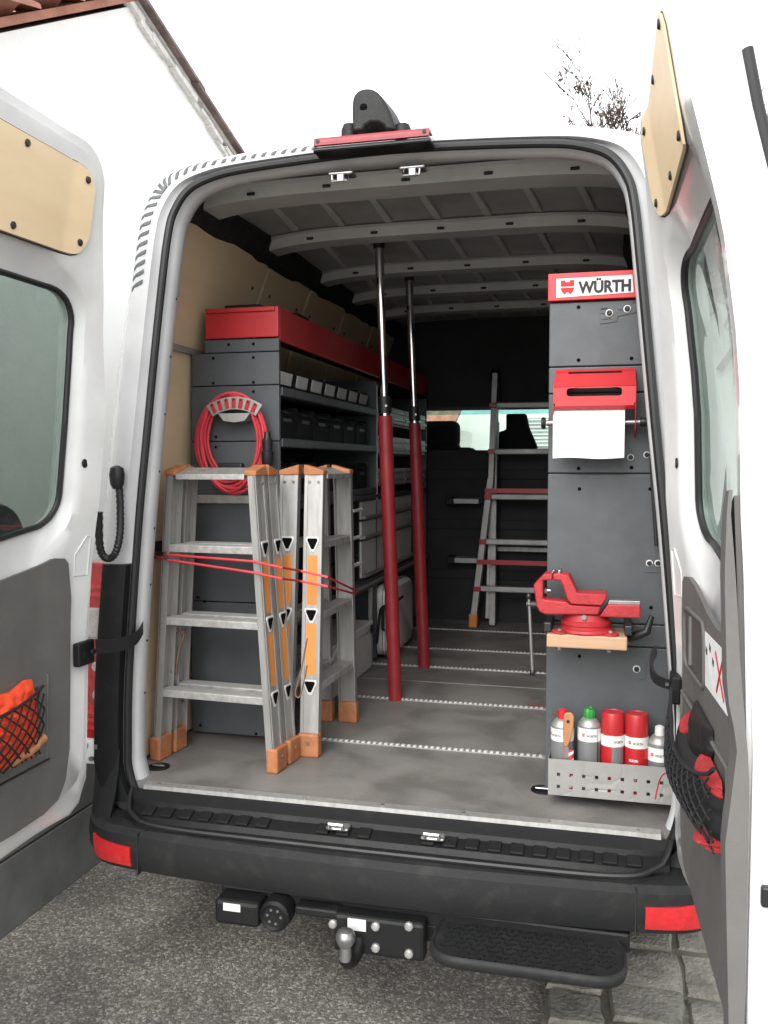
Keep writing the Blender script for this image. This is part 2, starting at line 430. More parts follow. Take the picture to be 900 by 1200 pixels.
def text_geo(txt, size, bold=0.0):
    """flat letters as (verts (x, y), faces), x from 0 to the width"""
    cu = bpy.data.curves.new('t', 'FONT'); cu.body = txt; cu.size = size; cu.offset = bold; cu.resolution_u = 3
    ob = bpy.data.objects.new('t', cu); COL.objects.link(ob)
    dg = bpy.context.evaluated_depsgraph_get(); dg.update()
    me = ob.evaluated_get(dg).to_mesh()
    vs = [(v.co.x, v.co.y) for v in me.vertices]; fs = [tuple(p.vertices) for p in me.polygons]
    ob.evaluated_get(dg).to_mesh_clear()
    bpy.data.objects.remove(ob, do_unlink=True); bpy.data.curves.remove(cu)
    x0 = min(v[0] for v in vs)
    return [(v[0] - x0, v[1]) for v in vs], fs
def text(txt, width, height, fn, bold=0.0):
    """letters scaled to width x height, placed by fn(x, y)"""
    vs, fs = text_geo(txt, 1.0, bold)
    W = max(v[0] for v in vs); y0 = min(v[1] for v in vs); H = max(v[1] for v in vs) - y0
    b = MB(); b.add([fn(v[0] / W * width, (v[1] - y0) / H * height) for v in vs], fs)
    return b

# ================================================================== THE SETTING
g = MB(); g.add([(-150, -150, 0), (150, -150, 0), (150, 250, 0), (-150, 250, 0)], [(0, 1, 2, 3)])
g.build('ground', 'asphalt', kind='structure', org=(0, 0, 0), smooth=False)
pv = MB(); pv.box(0.455, 3.3, -4.0, 9.0, -0.05, 0.021)
pavement = pv.build('pavement', 'joint_soil', kind='structure', org=(0, 0, 0), smooth=False)
def stone(x0, x1, y0, y1, h):
    b = MB(); rn = random.uniform
    j = lambda a: a + rn(-0.013, 0.013)
    c = [(j(x0), j(y0)), (j(x1), j(y0)), (j(x1), j(y1)), (j(x0), j(y1))]
    mid = []
    for i in range(4):
        a, q = Vector((*c[i], 0)), Vector((*c[(i + 1) % 4], 0))
        mid.append(a)
        for t in (0.33, 0.66): mid.append(a.lerp(q, t) + Vector((rn(-.007, .007), rn(-.007, .007), 0)))
    ce = Vector(((x0 + x1) / 2, (y0 + y1) / 2, 0)); n = len(mid)
    r0 = [Vector((p.x, p.y, -0.02)) for p in mid]
    r1 = [Vector((p.x, p.y, h - 0.014 + rn(-.003, .003))) for p in mid]
    r2 = [Vector((ce.x + (p.x - ce.x) * 0.92, ce.y + (p.y - ce.y) * 0.92, h + rn(-.004, .003))) for p in mid]
    r3 = [Vector((ce.x + (p.x - ce.x) * 0.45, ce.y + (p.y - ce.y) * 0.45, h + rn(-.003, .005))) for p in mid]
    b.loft([r0, r1, r2, r3]); k = len(b.v) - n; b.f.append(tuple(range(k, k + n)))
    b.build('paving_stone', random.choice(('stone', 'stone', 'stone_dark', 'stone_pale')), pavement, ang=50)
x = 0.465
cols = [(0.465, 0.635)]
xx = 0.65
while xx < 1.9:
    w = random.uniform(0.19, 0.27); cols.append((xx, xx + w)); xx += w + 0.016
for (a, b_) in cols:
    y = -1.6 + random.uniform(0, 0.2)
    while y < 3.2:
        d = random.uniform(0.17, 0.30)
        stone(a, b_, y, y + d - 0.016, random.uniform(0.028, 0.04)); y += d

# ---- the white house beside the van
XW = -1.45
house = thing('house', (XW - 2.5, 1.2, 0), 'white rendered gabled house with grey plinth close beside the van', 'house')
def line2(pa, pb): m_ = (pb.z - pa.z) / (pb.y - pa.y); return m_, pa.z - m_ * pa.y
mL, cL = line2(PX(0, 34, 'x', XW + .085), PX(140, 6, 'x', XW + .085))
mR, cR = line2(PX(181, 0, 'x', XW + .085), PX(286, 172, 'x', XW + .085))
AY = (cR - cL) / (mL - mR); AZ = mL * AY + cL
zL = lambda y: mL * y + cL
zR = lambda y: mR * y + cR
gable = [(-2.6, 0.0), (-2.6, zL(-2.6) - .02), (AY, AZ - .02), (7.2, zR(7.2) - .02), (7.2, 0.0)]
MB().prism([(XW - 0.02, y, z) for y, z in gable], (-5.0, 0, 0)).build('wall', 'render_wall', house, smooth=False)
# plinth slabs, two courses
for iy in range(12):
    y0 = -2.55 + iy * 0.80 + 0.20
    for zz in ((0.0, 0.27), (0.278, 0.60)):
        MB().box(XW - 0.02, XW + 0.012, y0, y0 + 0.79, *zz).build('plinth_slab', 'plinth_grey', house, bevel=0.004)
# roof slopes
def roof_slope(y0, z0, y1, z1, nm, mname, n, oldside):
    dv = Vector((0, y1 - y0, z1 - z0)); L = dv.length; dv.normalize(); up = Vector((0, -dv.z, dv.y)) if dv.y > 0 else Vector((0, dv.z, -dv.y))
    p0 = Vector((XW + (0.004 if oldside else 0.006), y0, z0)); q = p0 + dv * L
    base = MB(); a = Vector((-5.2, 0, 0))
    base.add([p0, q, q + a, p0 + a, p0 + up * .03, q + up * .03, q + a + up * .03, p0 + a + up * .03],
             [(0, 1, 2, 3), (4, 7, 6, 5), (0, 4, 5, 1), (3, 2, 6, 7), (0, 3, 7, 4), (1, 5, 6, 2)])
    sl = base.build('roof', 'mortar' if oldside else mname, house, smooth=False)
    tl = L / n
    for i in range(n):                           # verge course and the one behind it: S-shaped tiles
        for c in range(2):
            b = MB(); s0 = i * tl - 0.03; s1 = (i + 1) * tl + 0.045
            xo = XW + (0.05 if oldside else 0.085) - c * 0.235; wob = random.uniform(-.008, .008)
            def fn(u, v, sd_):
                s = s0 + (s1 - s0) * u
                hh = (0.0 if oldside else .036) + (0.018 if oldside else .062) * (1 - u) + (0 if oldside else .016 * math.sin(math.pi * u)) + (.010 if oldside else 0.030) * math.sin(v * 2 * math.pi) + (0.016 if sd_ else 0) + wob
                return p0 + dv * s + up * hh + Vector((-0.25 * v, 0, 0)) + Vector((xo - p0.x, 0, 0))
            b.slab(fn, 2, 8); b.build('roof_tile', mname, sl)
    return sl
roof_slope(-2.75, zL(-2.75), AY, AZ, 'l', 'clay_tile', 14, False)
roof_slope(7.4, zR(7.4), AY, AZ, 'r', 'clay_tile_old', 11, True)
mo = MB()                                         # rough mortar bead under the old verge
for i in range(60):
    t = i / 59; y = AY + (7.2 - AY) * t; z = zR(y) - .015
    mo.obox((XW - .012 + random.uniform(-.008, .012), y, z - 0.03 + random.uniform(-.012, .012)), (0.018, 0, 0), (0, 0.07, -0.02), (0, 0.004, random.uniform(.008, .018)))
mo.build('verge_mortar', 'mortar', house, kind='stuff')

# ---- the house ahead of the van, seen through the cab
fh = thing('house', (0, 17, 0), 'white house with shuttered window seen ahead through the windscreen', 'house')
YF = 15.0
fb = MB().box(-3.4, 3.0, YF, YF + 7, 0, 5.2).build('wall', 'render_wall', fh, smooth=False)
w0 = PX(618, 490, 'y', YF); w1 = PX(640, 524, 'y', YF)
wn_ = box('window', 'shutter', fh, w0.x, w0.x + 1.0, YF - 0.05, YF - 0.003, w1.z, w0.z)
for i in range(8):
    zz = w1.z + (w0.z - w1.z) * (i + 0.5) / 8
    box('slat', 'white_plastic', wn_, w0.x + .03, w0.x + .97, YF - 0.07, YF - 0.052, zz - .015, zz + .012)
rf = MB()
rf.add([(-3.7, YF - .3, 5.15), (3.3, YF - .3, 5.15), (3.3, YF + 3.5, 7.2), (-3.7, YF + 3.5, 7.2), (3.3, YF + 7.3, 5.15), (-3.7, YF + 7.3, 5.15)],
       [(0, 1, 2, 3), (3, 2, 4, 5), (0, 3, 5), (1, 4, 2)])
rf.build('roof', 'clay_tile_old', fh, smooth=False)
sh = thing('outbuilding', (-3.5, 12.5, 0), 'low outbuilding with wavy tiled roof ahead of the van', 'outbuilding')
YS = 11.5
t0 = PX(470, 478, 'y', YS); t1 = PX(531, 497, 'y', YS)
box('wall', 'render_wall', sh, t1.x - 4.0, t1.x - .15, YS + .25, YS + 3, 0, t1.z - .03)
rt = MB()
def fn(u, v, sd_):
    xx_ = t1.x - 4.2 + 4.2 * u; s = v
    saw = (v * 9) % 1.0
    return (xx_, YS + 2.2 * s, t1.z + 0.9 * s + 0.03 * math.sin(xx_ * 2 * math.pi / 0.22) - 0.03 * saw + (0 if sd_ else -.05))
rt.slab(fn, 160, 36); rt.build('roof', 'clay_tile', sh, ang=60)

# ---- bare tree behind the van
tp = PX(828, 105, 'y', 15.0)
tree = thing('bare_tree', (tp.x, 15.0, 0), 'nearly bare tree with a few brown leaves behind the van roof', 'tree')
tk = MB(); lf = MB(); br_pts = []
rt_ = random.Random(11)
def branch(p, d, L, r, lev):
    pts = [p]; q = p; dd = d.copy()
    for i in range(5):
        dd = (dd + Vector((rt_.uniform(-.16, .16), rt_.uniform(-.16, .16), rt_.uniform(-.05, .13)))).normalized()
        q = q + dd * (L / 5); pts.append(q)
    tk.tube(pts, [max(.008, r * (1 - 0.12 * i)) for i in range(6)], n=6 if lev < 2 else 4, cap=False)
    if lev < 6 and L > 0.10:
        n = 3 if lev == 0 else rt_.choice((3, 3, 4))
        for k in range(n):
            t = rt_.uniform(0.45, 1.0); i = min(5, int(t * 5 + .5)); side = Vector((rt_.uniform(-1, 1), rt_.uniform(-1, 1), rt_.uniform(-.25, .5))).normalized()
            branch(pts[i], (dd + side * 0.85).normalized(), L * rt_.uniform(.42, .66), r * 0.56, lev + 1)
        branch(pts[-1], dd, L * 0.7, r * 0.6, lev + 1)
    if lev >= 4:
        for p_ in pts[2:]:
            if rt_.random() < (0.30 if p_.z < tp.z + .3 else 0.06):
                a = Vector((rt_.uniform(-1, 1), rt_.uniform(-1, 1), rt_.uniform(-1, 1))) * 0.05; b = Vector((rt_.uniform(-1, 1), rt_.uniform(-1, 1), rt_.uniform(-1, 1))) * 0.04
                lf.add([p_, p_ + a, p_ + a + b, p_ + b], [(0, 1, 2, 3)])
branch(Vector((tp.x, 15.0, 0)), Vector((-0.03, 0, 1)), 3.35, 0.14, 0)
branch(Vector((tp.x - .1, 15.0, 2.7)), Vector((-.32, 0, 1)).normalized(), 1.7, 0.09, 1)
branch(Vector((tp.x + .1, 15.0, 2.7)), Vector((.2, .1, 1)).normalized(), 2.0, 0.09, 1)
branch(Vector((tp.x - .3, 15.1, 3.2)), Vector((-.36, 0, 1)).normalized(), 1.7, 0.07, 1)
branch(Vector((tp.x + .3, 14.9, 3.4)), Vector((.5, 0, 1)).normalized(), 1.7, 0.07, 1)
branch(Vector((tp.x - .1, 14.9, 3.6)), Vector((-.15, .2, 1)).normalized(), 1.8, 0.06, 1)
tk.build('trunk', 'bark', tree); lf.build('crown', 'dead_leaf', tree, kind='stuff', smooth=False)

# ================================================================== THE VAN
van = thing('cargo_van', (0, 2.0, 0), 'white panel van with both rear doors open and its load space fitted out', 'van')
def YR(z): return -0.03 + 0.05 * max(0.0, (z - 1.4) / 1.15) ** 2
S_half = [(0, .572), (.45, .575), (.70, .590), (.79, .635), (.825, .72), (.828, .80), (.822, 1.0), (.80, 1.28), (.775, 1.55), (.748, 1.8), (.708, 2.2), (.688, 2.38), (.668, 2.455), (.622, 2.517), (.545, 2.550), (.44, 2.566), (.2, 2.580), (0, 2.585)]
S_h = crom([(x, 0, z) for x, z in S_half], 6)
S_loop = S_h + [Vector((-p.x, 0, p.z)) for p in reversed(S_h[1:-1])]
NL = len(S_loop)
S_nrm = []
for i in range(NL):
    d = S_loop[(i + 1) % NL] - S_loop[i - 1]; S_nrm.append(Vector((d.z, 0, -d.x)).normalized())
def ring(off, dy):
    return [Vector((p.x + n.x * off, YR(p.z) + dy, p.z + n.z * off)) for p, n in zip(S_loop, S_nrm)]
def o_pt(p, k):            # k = 0 on the seal, 1 on the outer corner of the body
    up = max(0.0, min(1.0, (p.z - 2.2) / .33))
    return Vector((p.x * (1 + .17 * k), 0, p.z + k * .045 * up * up))
def oring(k, dy): return [Vector((o.x, YR(p.z) + dy, o.z)) for p in S_loop for o in (o_pt(p, k),)]
fr = MB()
fr.loft([[Vector((p.x + n.x * .06, YR(p.z) + .17, p.z + n.z * .03)) for p, n in zip(S_loop, S_nrm)], ring(-.004, .085), ring(-.014, .075), ring(-.018, .05), ring(-.014, .02), ring(.004, .008), ring(.022, 0.0), oring(.28, -.006), oring(.34, -.018), oring(.72, -.020), oring(.90, -.002), oring(1.0, .035)])
rear_frame = fr.build('rear_frame', 'frame_paint', van, ang=50)
MB().tube([Vector((p.x, YR(p.z) - .012, p.z)) for p in S_loop], .0125, n=10, closed=True).build('door_seal', 'rubber', van)
# small holes along the jamb
for z in [.95, 1.12, 1.3, 1.48, 1.66, 1.84, 2.02, 2.2]:
    for sx in (-1, 1):
        w = lerp(z, [(b, a) for a, b in S_half[4:12]]) - .0165
        MB().cyl((sx * w, YR(z) + .058, z), (sx * (w - .002), YR(z) + .058, z), .004, n=8).build('rivet', 'ink', rear_frame)
# outer skin
B_half = [(.93, .36), (.975, .5), (.99, .8), (.99, 1.2), (.97, 1.55), (.92, 1.95), (.862, 2.25), (.80, 2.45), (.70, 2.57), (.55, 2.63), (.3, 2.655), (0, 2.662)]
def resample(pts, n):
    pts = [Vector(p) for p in pts]; L = [0]
    for a, b in zip(pts, pts[1:]): L.append(L[-1] + (b - a).length)
    out = []
    for i in range(n):
        s = L[-1] * i / (n - 1)
        for k in range(len(pts) - 1):
            if s <= L[k + 1] + 1e-9:
                out.append(pts[k].lerp(pts[k + 1], (s - L[k]) / (L[k + 1] - L[k]))); break
    return out
Bh = resample(crom([(x, 0, z) for x, z in B_half], 5), 40)
Oh = resample([(.93, 0, .36)] + [o_pt(p, 1.0) for p in S_h if p.z > .78 and p.x >= 0], 40)
def mirror(h): return h + [Vector((-p.x, p.y, p.z)) for p in reversed(h[:-1])]
rO = [Vector((p.x, YR(p.z) + .035, p.z)) for p in mirror(Oh)]
rB = lambda y, s=1.0: [Vector((p.x * s, y, p.z)) for p in mirror(Bh)]
mid = [a.lerp(b, .6) for a, b in zip(rO, rB(.06))]
MB().loft([rO, mid, rB(.16), rB(1.8), rB(3.45)], closed=False).build('body_panel', 'white_paint', van, ang=50)
# roof-tile reflection painted as dark slanted stripes round the upper left rear corner
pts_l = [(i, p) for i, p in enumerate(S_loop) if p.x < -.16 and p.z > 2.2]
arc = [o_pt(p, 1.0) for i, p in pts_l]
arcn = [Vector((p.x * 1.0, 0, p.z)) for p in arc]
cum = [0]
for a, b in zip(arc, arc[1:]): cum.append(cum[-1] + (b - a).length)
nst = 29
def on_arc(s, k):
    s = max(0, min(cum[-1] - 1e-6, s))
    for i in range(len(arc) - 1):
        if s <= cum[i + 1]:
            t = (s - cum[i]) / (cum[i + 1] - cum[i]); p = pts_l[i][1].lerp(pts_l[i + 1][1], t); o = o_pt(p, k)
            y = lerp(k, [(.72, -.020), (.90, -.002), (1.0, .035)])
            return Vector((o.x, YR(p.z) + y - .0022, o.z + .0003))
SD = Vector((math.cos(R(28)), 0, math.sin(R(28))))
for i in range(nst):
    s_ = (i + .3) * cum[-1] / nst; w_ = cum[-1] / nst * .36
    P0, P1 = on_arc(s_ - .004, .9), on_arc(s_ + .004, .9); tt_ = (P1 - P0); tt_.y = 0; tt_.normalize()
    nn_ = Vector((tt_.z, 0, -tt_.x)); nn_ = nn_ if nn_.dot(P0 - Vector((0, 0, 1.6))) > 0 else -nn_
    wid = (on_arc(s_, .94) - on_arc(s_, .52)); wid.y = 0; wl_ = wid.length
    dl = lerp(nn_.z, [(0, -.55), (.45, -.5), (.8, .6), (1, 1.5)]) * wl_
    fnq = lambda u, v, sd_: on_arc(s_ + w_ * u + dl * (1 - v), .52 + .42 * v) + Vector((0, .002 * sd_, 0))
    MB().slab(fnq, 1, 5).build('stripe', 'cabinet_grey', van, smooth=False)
# black plastic cover on the lower rear pillars
for sx in (-1, 1):
    idx = [i for i, p in enumerate(S_loop) if p.x * sx > .7 and .60 < p.z < 1.385]
    idx.sort(key=lambda i: S_loop[i].z)
    rr_ = []
    for k, dy in ((.12, -.012), (.16, -.034), (.62, -.044), (.74, -.038), (.78, .0)):
        rr_.append([Vector((o_pt(S_loop[i], k).x, YR(S_loop[i].z) + dy, S_loop[i].z)) for i in idx])
    b = MB().loft(rr_, closed=False)
    top = [r[-1] for r in rr_]; b.add(top + [Vector((q.x, .02, q.z + .004)) for q in (top[-1], top[0])], [tuple(range(len(top) + 2))])
    b.build('pillar_cover', 'black_plastic', van, ang=40)
# tail lamps
for sx in (-1, 1):
    xo, xi = sx * .995, sx * .886
    def lamp(z0, z1, nm, m, par=None, dy=0):
        a, b = sorted((xo, xi))
        return box(nm, m, par or van, a, b, -.052 + dy, .06, z0, z1, bevel=.010)
    tl = lamp(.80, 1.375, 'tail_lamp', 'lamp_red')
    lamp(1.13, 1.235, 'reversing_lens', 'lamp_clear', tl, -.004)
    for zc in (1.045, .955):
        MB().lathe((sx * .926, -.056, zc), [(.017, -.012), (.018, 0), (.013, .006), (.0, .007)], n=16, axis=(0, -1, 0)).build('bulb_lens', 'lamp_clear', tl)
    for zc in (1.30, 1.275, .90, .875, .85, 1.11, 1.085):
        box('lens_rib', 'reflector', tl, min(xo, xi) + .006, max(xo, xi) - .006, -.0565, -.05, zc - .006, zc + .006)
    sk = box('socket_plate', 'white_plastic', van, min(sx * .90, sx * .985), max(sx * .90, sx * .985), -.065, -.02, .735, .815, bevel=.006)
    for ax, az in ((-.02, .02), (.02, .02), (.0, -.02)):
        MB().cyl((sx * .942 + ax, -.066, .775 + az), (sx * .942 + ax, -.073, .775 + az), .008, n=10).build('screw', 'steel', sk)
# wiring conduit at the left pillar
con = [PX(137, 552, 'y', -.08), PX(140, 575, 'y', -.075), PX(141, 605, 'y', -.075), PX(140, 630, 'y', -.08), PX(134, 650, 'y', -.09), PX(124, 654, 'y', -.11), PX(117, 640, 'y', -.13), PX(116, 600, 'y', -.14)]
cp = crom(con, 9)
cd = MB().tube(cp, [.0105 + .0022 * (i % 2) for i in range(len(cp))], n=10).build('wiring_conduit', 'cable_black', van)
q0 = con[0]
MB().lathe(q0 + Vector((0, 0, -.055)), [(.013, 0), (.021, .015), (.024, .045), (.02, .065), (.006, .072)], n=14).build('boot', 'rubber', cd)

# ---- floor, rails, sill
flo = box('load_floor', 'load_floor', van, -.89, .89, -.035, 3.16, .645, .68)
for y in (.525, 1.14, 1.776, 2.218, 2.795):
    rl = box('floor_rail', 'aluminium_dull', van, -.84, .84, y - .013, y + .013, .6802, .6835)
    sb = MB(); x = -.83
    while x < .83:
        sb.box(x, x + .011, y - .008, y + .008, .6834, .6862); x += .021
    sb.build('rail_stud', 'drawer_silver', rl, kind='stuff', smooth=False)
box('floor_joint', 'aluminium', van, -.84, .84, 1.472, 1.483, .6802, .6815)
edge = MB()
edge.prism([(-.765, -.062, .670), (-.765, -.060, .684), (-.765, -.032, .687), (-.765, -.030, .680), (-.765, -.052, .677)], (1.545, 0, 0))
ed = edge.build('sill_edging', 'aluminium', van, smooth=False)
for i in range(7):
    MB().cyl((-.72 + i * .24, -.046, .6850), (-.72 + i * .24, -.046, .6882), .005, n=8).build('screw', 'steel', ed)
sill = MB()
prof = [(-.062, .672), (-.10, .650), (-.106, .636), (-.150, .622), (-.158, .607), (-.175, .603), (-.18, .575), (-.062, .56)]
def sill_row(x):
    k = lerp(abs(x), [(0, 1), (.70, 1), (.80, .55)])
    return [Vector((x, -.055 + (y + .055) * k, z)) for y, z in prof]
sill.loft([sill_row(x) for x in (-.80, -.76, -.70, -.4, 0, .4, .70, .76, .80)], cap=True)
spts = [(-.806, -.062, .668), (-.79, -.105, .640), (-.76, -.140, .622), (-.66, -.172, .606), (-.3, -.178, .602)]
spts = spts + [(-x, y, z) for x, y, z in reversed(spts)]
MB().tube(crom(spts, 6), .008, n=8).build('sill_seal', 'rubber', van)
sl = sill.build('sill_step', 'black_plastic', van, ang=30)
for i in range(24):                                # raised grip pads on the step
    x = -.71 + i * .0617
    if abs(x + .235) < .06 or abs(x - .075) < .06: continue
    MB().obox((x, -.128, .6325), (.019, 0, 0), (0, .019, .006), (0, -.0012, .004)).build('grip_pad', 'black_plastic', sl, bevel=.003)
for px_, py_ in ((397, 962), (508, 973)):
    p = PX(px_, py_, 'y', -.12)
    st = MB().box(p.x - .034, p.x + .034, -.142, -.098, .634, .646).build('door_striker', 'steel', van, bevel=.006)
    MB().tube([(p.x - .02, -.15, .645), (p.x - .02, -.15, .657), (p.x + .02, -.15, .657), (p.x + .02, -.15, .645)], .006, n=8).build('loop', 'chrome', st)
for px_, py_ in ((402, 207), (485, 198)):
    p = PX(px_, py_, 'y', .04)
    st = MB().box(p.x - .037, p.x + .037, .012, .060, 2.528, 2.538).build('door_striker', 'steel', van, bevel=.004)
    MB().tube([(p.x - .025, .02, 2.53), (p.x - .025, .015, 2.512), (p.x + .02, .015, 2.512), (p.x + .02, .02, 2.53)], .006, n=8).build('loop', 'chrome', st)
    box('tab', 'aluminium', st, p.x - .008, p.x + .012, .004, .016, 2.506, 2.528, bevel=.002)
for px_, py_ in ((186, 898), (636, 925)):          # lashing cups
    p = PX(px_, py_, 'z', .684)
    lc = MB().lathe((p.x, p.y, .6803), [(.036, 0), (.036, .005), (.029, .005), (.026, .001)], n=24).build('lashing_cup', 'black_plastic', van)
    MB().cyl((p.x - .022, p.y, .687), (p.x + .022, p.y, .687), .0035, n=8).build('bar', 'steel', lc)

# ---- load space: walls, ceiling, bows, bulkhead
LIN_L = [(-.30 + .42, .70), (.70, 1.30), (1.30, 1.90), (1.90, 2.5), (2.5, 3.13)]
for sx in (-1, 1):
    for (y0, y1) in ((.13, 1.14), (1.15, 2.14), (2.15, 3.13)):
        b = MB()
        f_ = lambda u, v, sd_: (sx * (lerp(v, [(0, .885), (.55, .885), (1, .862)]) + .012 * sd_), y0 + (y1 - y0) * u, .69 + 1.40 * v)
        b.slab(f_, 1, 6); b.build('lining_board', 'plywood', van, ang=20)
    for (y0, y1) in ((.13, .93), (.955, 1.45), (1.475, 2.02), (2.045, 2.58), (2.605, 3.13)):
        b = MB()
        f_ = lambda u, v, sd_: (sx * (lerp(v, [(0, .858), (.5, .80), (1, .725)]) + .012 * sd_), y0 + (y1 - y0) * u, 2.10 + .40 * v)
        b.slab(f_, 1, 5); ub = b.build('lining_board', 'plywood', van, ang=40)
        if sx < 0:
            for yy, vv in ((y0 + .08, .72), (y1 - .08, .72)):
                xx_ = -lerp(vv, [(0, .858), (.5, .80), (1, .725)])
                MB().cyl((xx_ - .002, yy, 2.10 + .4 * vv), (xx_ + .004, yy, 2.10 + .4 * vv), .007, n=8).build('screw', 'ink', ub)
    box('lining_channel', 'aluminium_dull', van, *(sorted((sx * .868, sx * .846))), .13, 3.13, 2.082, 2.104)
    # dark cavity edge between lining and roof
    rr_ = random.Random(5 + sx); cv = MB(); rows = []
    for i in range(40):
        y = .12 + i * 3.02 / 39; j = rr_.uniform(-.007, .007)
        rows.append([Vector((sx * (.735 + j * .3), y, 2.487 + j)), Vector((sx * .70, y, 2.50 + j * .4)), Vector((sx * .69, y, 2.545)), Vector((sx * (.672 + j * .3), y, 2.580))])
    cv.loft(rows, closed=False).build('cant_rail', 'foam_black', van)
def zc(x): return 2.604 - .040 * (abs(x) / .74) ** 5
cl = MB()
cl.grid(lambda u, v: (-.76 + 1.52 * u, .12 + 3.04 * v, zc(-.76 + 1.52 * u) + .002 * math.sin(v * 40)), 30, 40)
ceil = cl.build('roof_lining', 'roof_sheet', van)
cav = MB()                                          # wall cavity skins, so no daylight leaks in
for sx in (-1, 1):
    cav.loft([[Vector((sx * .92, y, .64)), Vector((sx * .92, y, 1.6)), Vector((sx * .88, y, 2.1)), Vector((sx * .80, y, 2.4)), Vector((sx * .70, y, 2.58))] for y in (.14, 3.16)], closed=False)
cav.build('inner_skin', 'roof_sheet', van, smooth=False)
BOWS = (.32, .90, 1.55, 2.08, 2.62)
for iy, y in enumerate(BOWS):
    b = MB(); rows = []
    w = .060 if iy else .075
    for i in range(25):
        x = -.70 + 1.40 * i / 24; z = zc(x)
        rows.append([Vector((x, y - w - .02, z - .004)), Vector((x, y - w, z - .010)), Vector((x, y - w + .012, z - .044)), Vector((x, y + w - .012, z - .044)), Vector((x, y + w, z - .010)), Vector((x, y + w + .02, z - .004))])
    b.loft(rows, closed=False)
    bw = b.build('roof_bow', 'bow_paint', van, ang=25)
    for i in range(5):                               # access holes in the bow
        x = -.52 + i * .26
        MB().obox((x, y - w + .004, zc(x) - .030), (.014, 0, 0), (0, .004, -.0), (0, 0, .005)).build('slot', 'ink', bw, bevel=.003)
for (ya, yb) in zip((.12,) + BOWS, BOWS + (3.1,)):    # pressed ribs in the roof skin between the bows
    if yb - ya < .25: continue
    for i in range(7):
        x = -.54 + i * .18
        MB().obox((x, (ya + yb) / 2, zc(x) - .004), (.013, 0, 0), (.02 * (i - 3) / 3, (yb - ya) / 2 - .11, 0), (0, 0, .008)).build('pressed_rib', 'bow_paint', ceil, bevel=.005)
# bulkhead with an open window to the cab
YB = 3.15
bh = MB()
bh.box(-.93, .93, YB, YB + .04, .66, 1.775)
bh.box(-.92, -.55, YB, YB + .04, 1.775, 2.03); bh.box(.60, .92, YB, YB + .04, 1.775, 2.03)
bh.box(-.88, .88, YB, YB + .04, 2.03, 2.66)
bulk = bh.build('bulkhead', 'bulkhead', van, smooth=False)
box('window_trim', 'rubber', bulk, -.56, .61, YB - .012, YB - .001, 2.03, 2.05)
for zz in (.98, 1.30, 1.62):
    box('bead', 'bulkhead', bulk, -.86, .86, YB - .010, YB - .001, zz - .03, zz + .03, bevel=.004)
for (pxa, pxb, py_) in ((527, 562, 587), (528, 562, 656)):
    a = PX(pxa, py_, 'y', 3.05); b = PX(pxb, py_, 'y', 3.05)
    box('holder', 'aluminium_dull', bulk, a.x, b.x, 3.02, YB - .002, a.z - .016, a.z + .016, bevel=.004)
    box('holder', 'black_plastic', bulk, a.x - .02, a.x + .03, 3.01, YB - .003, a.z - .024, a.z + .024, bevel=.006)
# ---- cab
for sx, x in ((-1, -.50), (1, .48)):
    st = box('seat', 'seat_cloth', van, x - .26, x + .26, 3.42, 3.60, 1.05, 1.80, bevel=.06, seg=4)
    hr = MB().box(x - .14, x + .14, 3.44, 3.56, 1.79, 1.98).build('headrest', 'seat_cloth', st, bevel=.05, seg=4)
st = box('seat', 'seat_cloth', van, -.20, .20, 3.42, 3.60, 1.05, 1.775, bevel=.05, seg=4)
hx = PX(606, 520, 'y', 3.5).x
MB().prism([(hx - .13, 3.45, 1.77), (hx - .12, 3.45, 1.90), (hx - .07, 3.45, 1.915), (hx - .07, 3.45, 2.02), (hx + .06, 3.45, 2.02), (hx + .08, 3.45, 1.93), (hx + .14, 3.45, 1.79)], (0, .09, 0)).build('headrest', 'seat_cloth', st, bevel=.012)
hx = PX(515, 520, 'y', 3.5).x
MB().prism([(hx - .25, 3.45, 1.76), (hx - .25, 3.45, 1.93), (hx - .02, 3.45, 1.945), (hx + .10, 3.45, 1.90), (hx + .16, 3.45, 1.76)], (0, .09, 0)).build('seat_bag', 'seat_cloth', st, bevel=.012)
box('dashboard', 'black_plastic', van, -.86, .86, 4.25, 4.85, 1.0, 1.52, bevel=.05, seg=3)
for sx in (-1, 1):
    a, b = sorted((sx * .93, sx * .97))
    MB().box(a, b, 3.45, 5.45, .38, 1.50).build('cab_side', 'white_paint', van, bevel=.015)
    MB().prism([(a, 3.45, 1.50), (a, 3.62, 1.50), (a, 3.62, 2.15), (a, 3.45, 2.15)], (b - a, 0, 0)).build('cab_pillar', 'white_paint', van, smooth=False)
    c, d = sorted((sx * .83, sx * .90))
    MB().prism([(c, 4.80, 1.50), (c, 4.92, 1.50), (c, 4.17, 2.30), (c, 4.02, 2.30)], (d - c, 0, 0)).build('windscreen_pillar', 'white_paint', van, smooth=False)
    e, f2 = sorted((sx * .915, sx * .925))
    MB().prism([(e, 3.63, 1.51), (e, 4.78, 1.51), (e, 4.10, 2.14), (e, 3.63, 2.14)], (f2 - e, 0, 0)).build('side_window', 'clear_glass', van, smooth=False)
    MB().prism([(a - (.06 if sx > 0 else 0), 3.45, 2.15), (a - (.06 if sx > 0 else 0), 4.12, 2.15), (a - (.06 if sx > 0 else 0), 4.0, 2.34), (a - (.06 if sx > 0 else 0), 3.45, 2.34)], (b - a + .06, 0, 0)).build('cab_rail', 'white_paint', van, smooth=False)
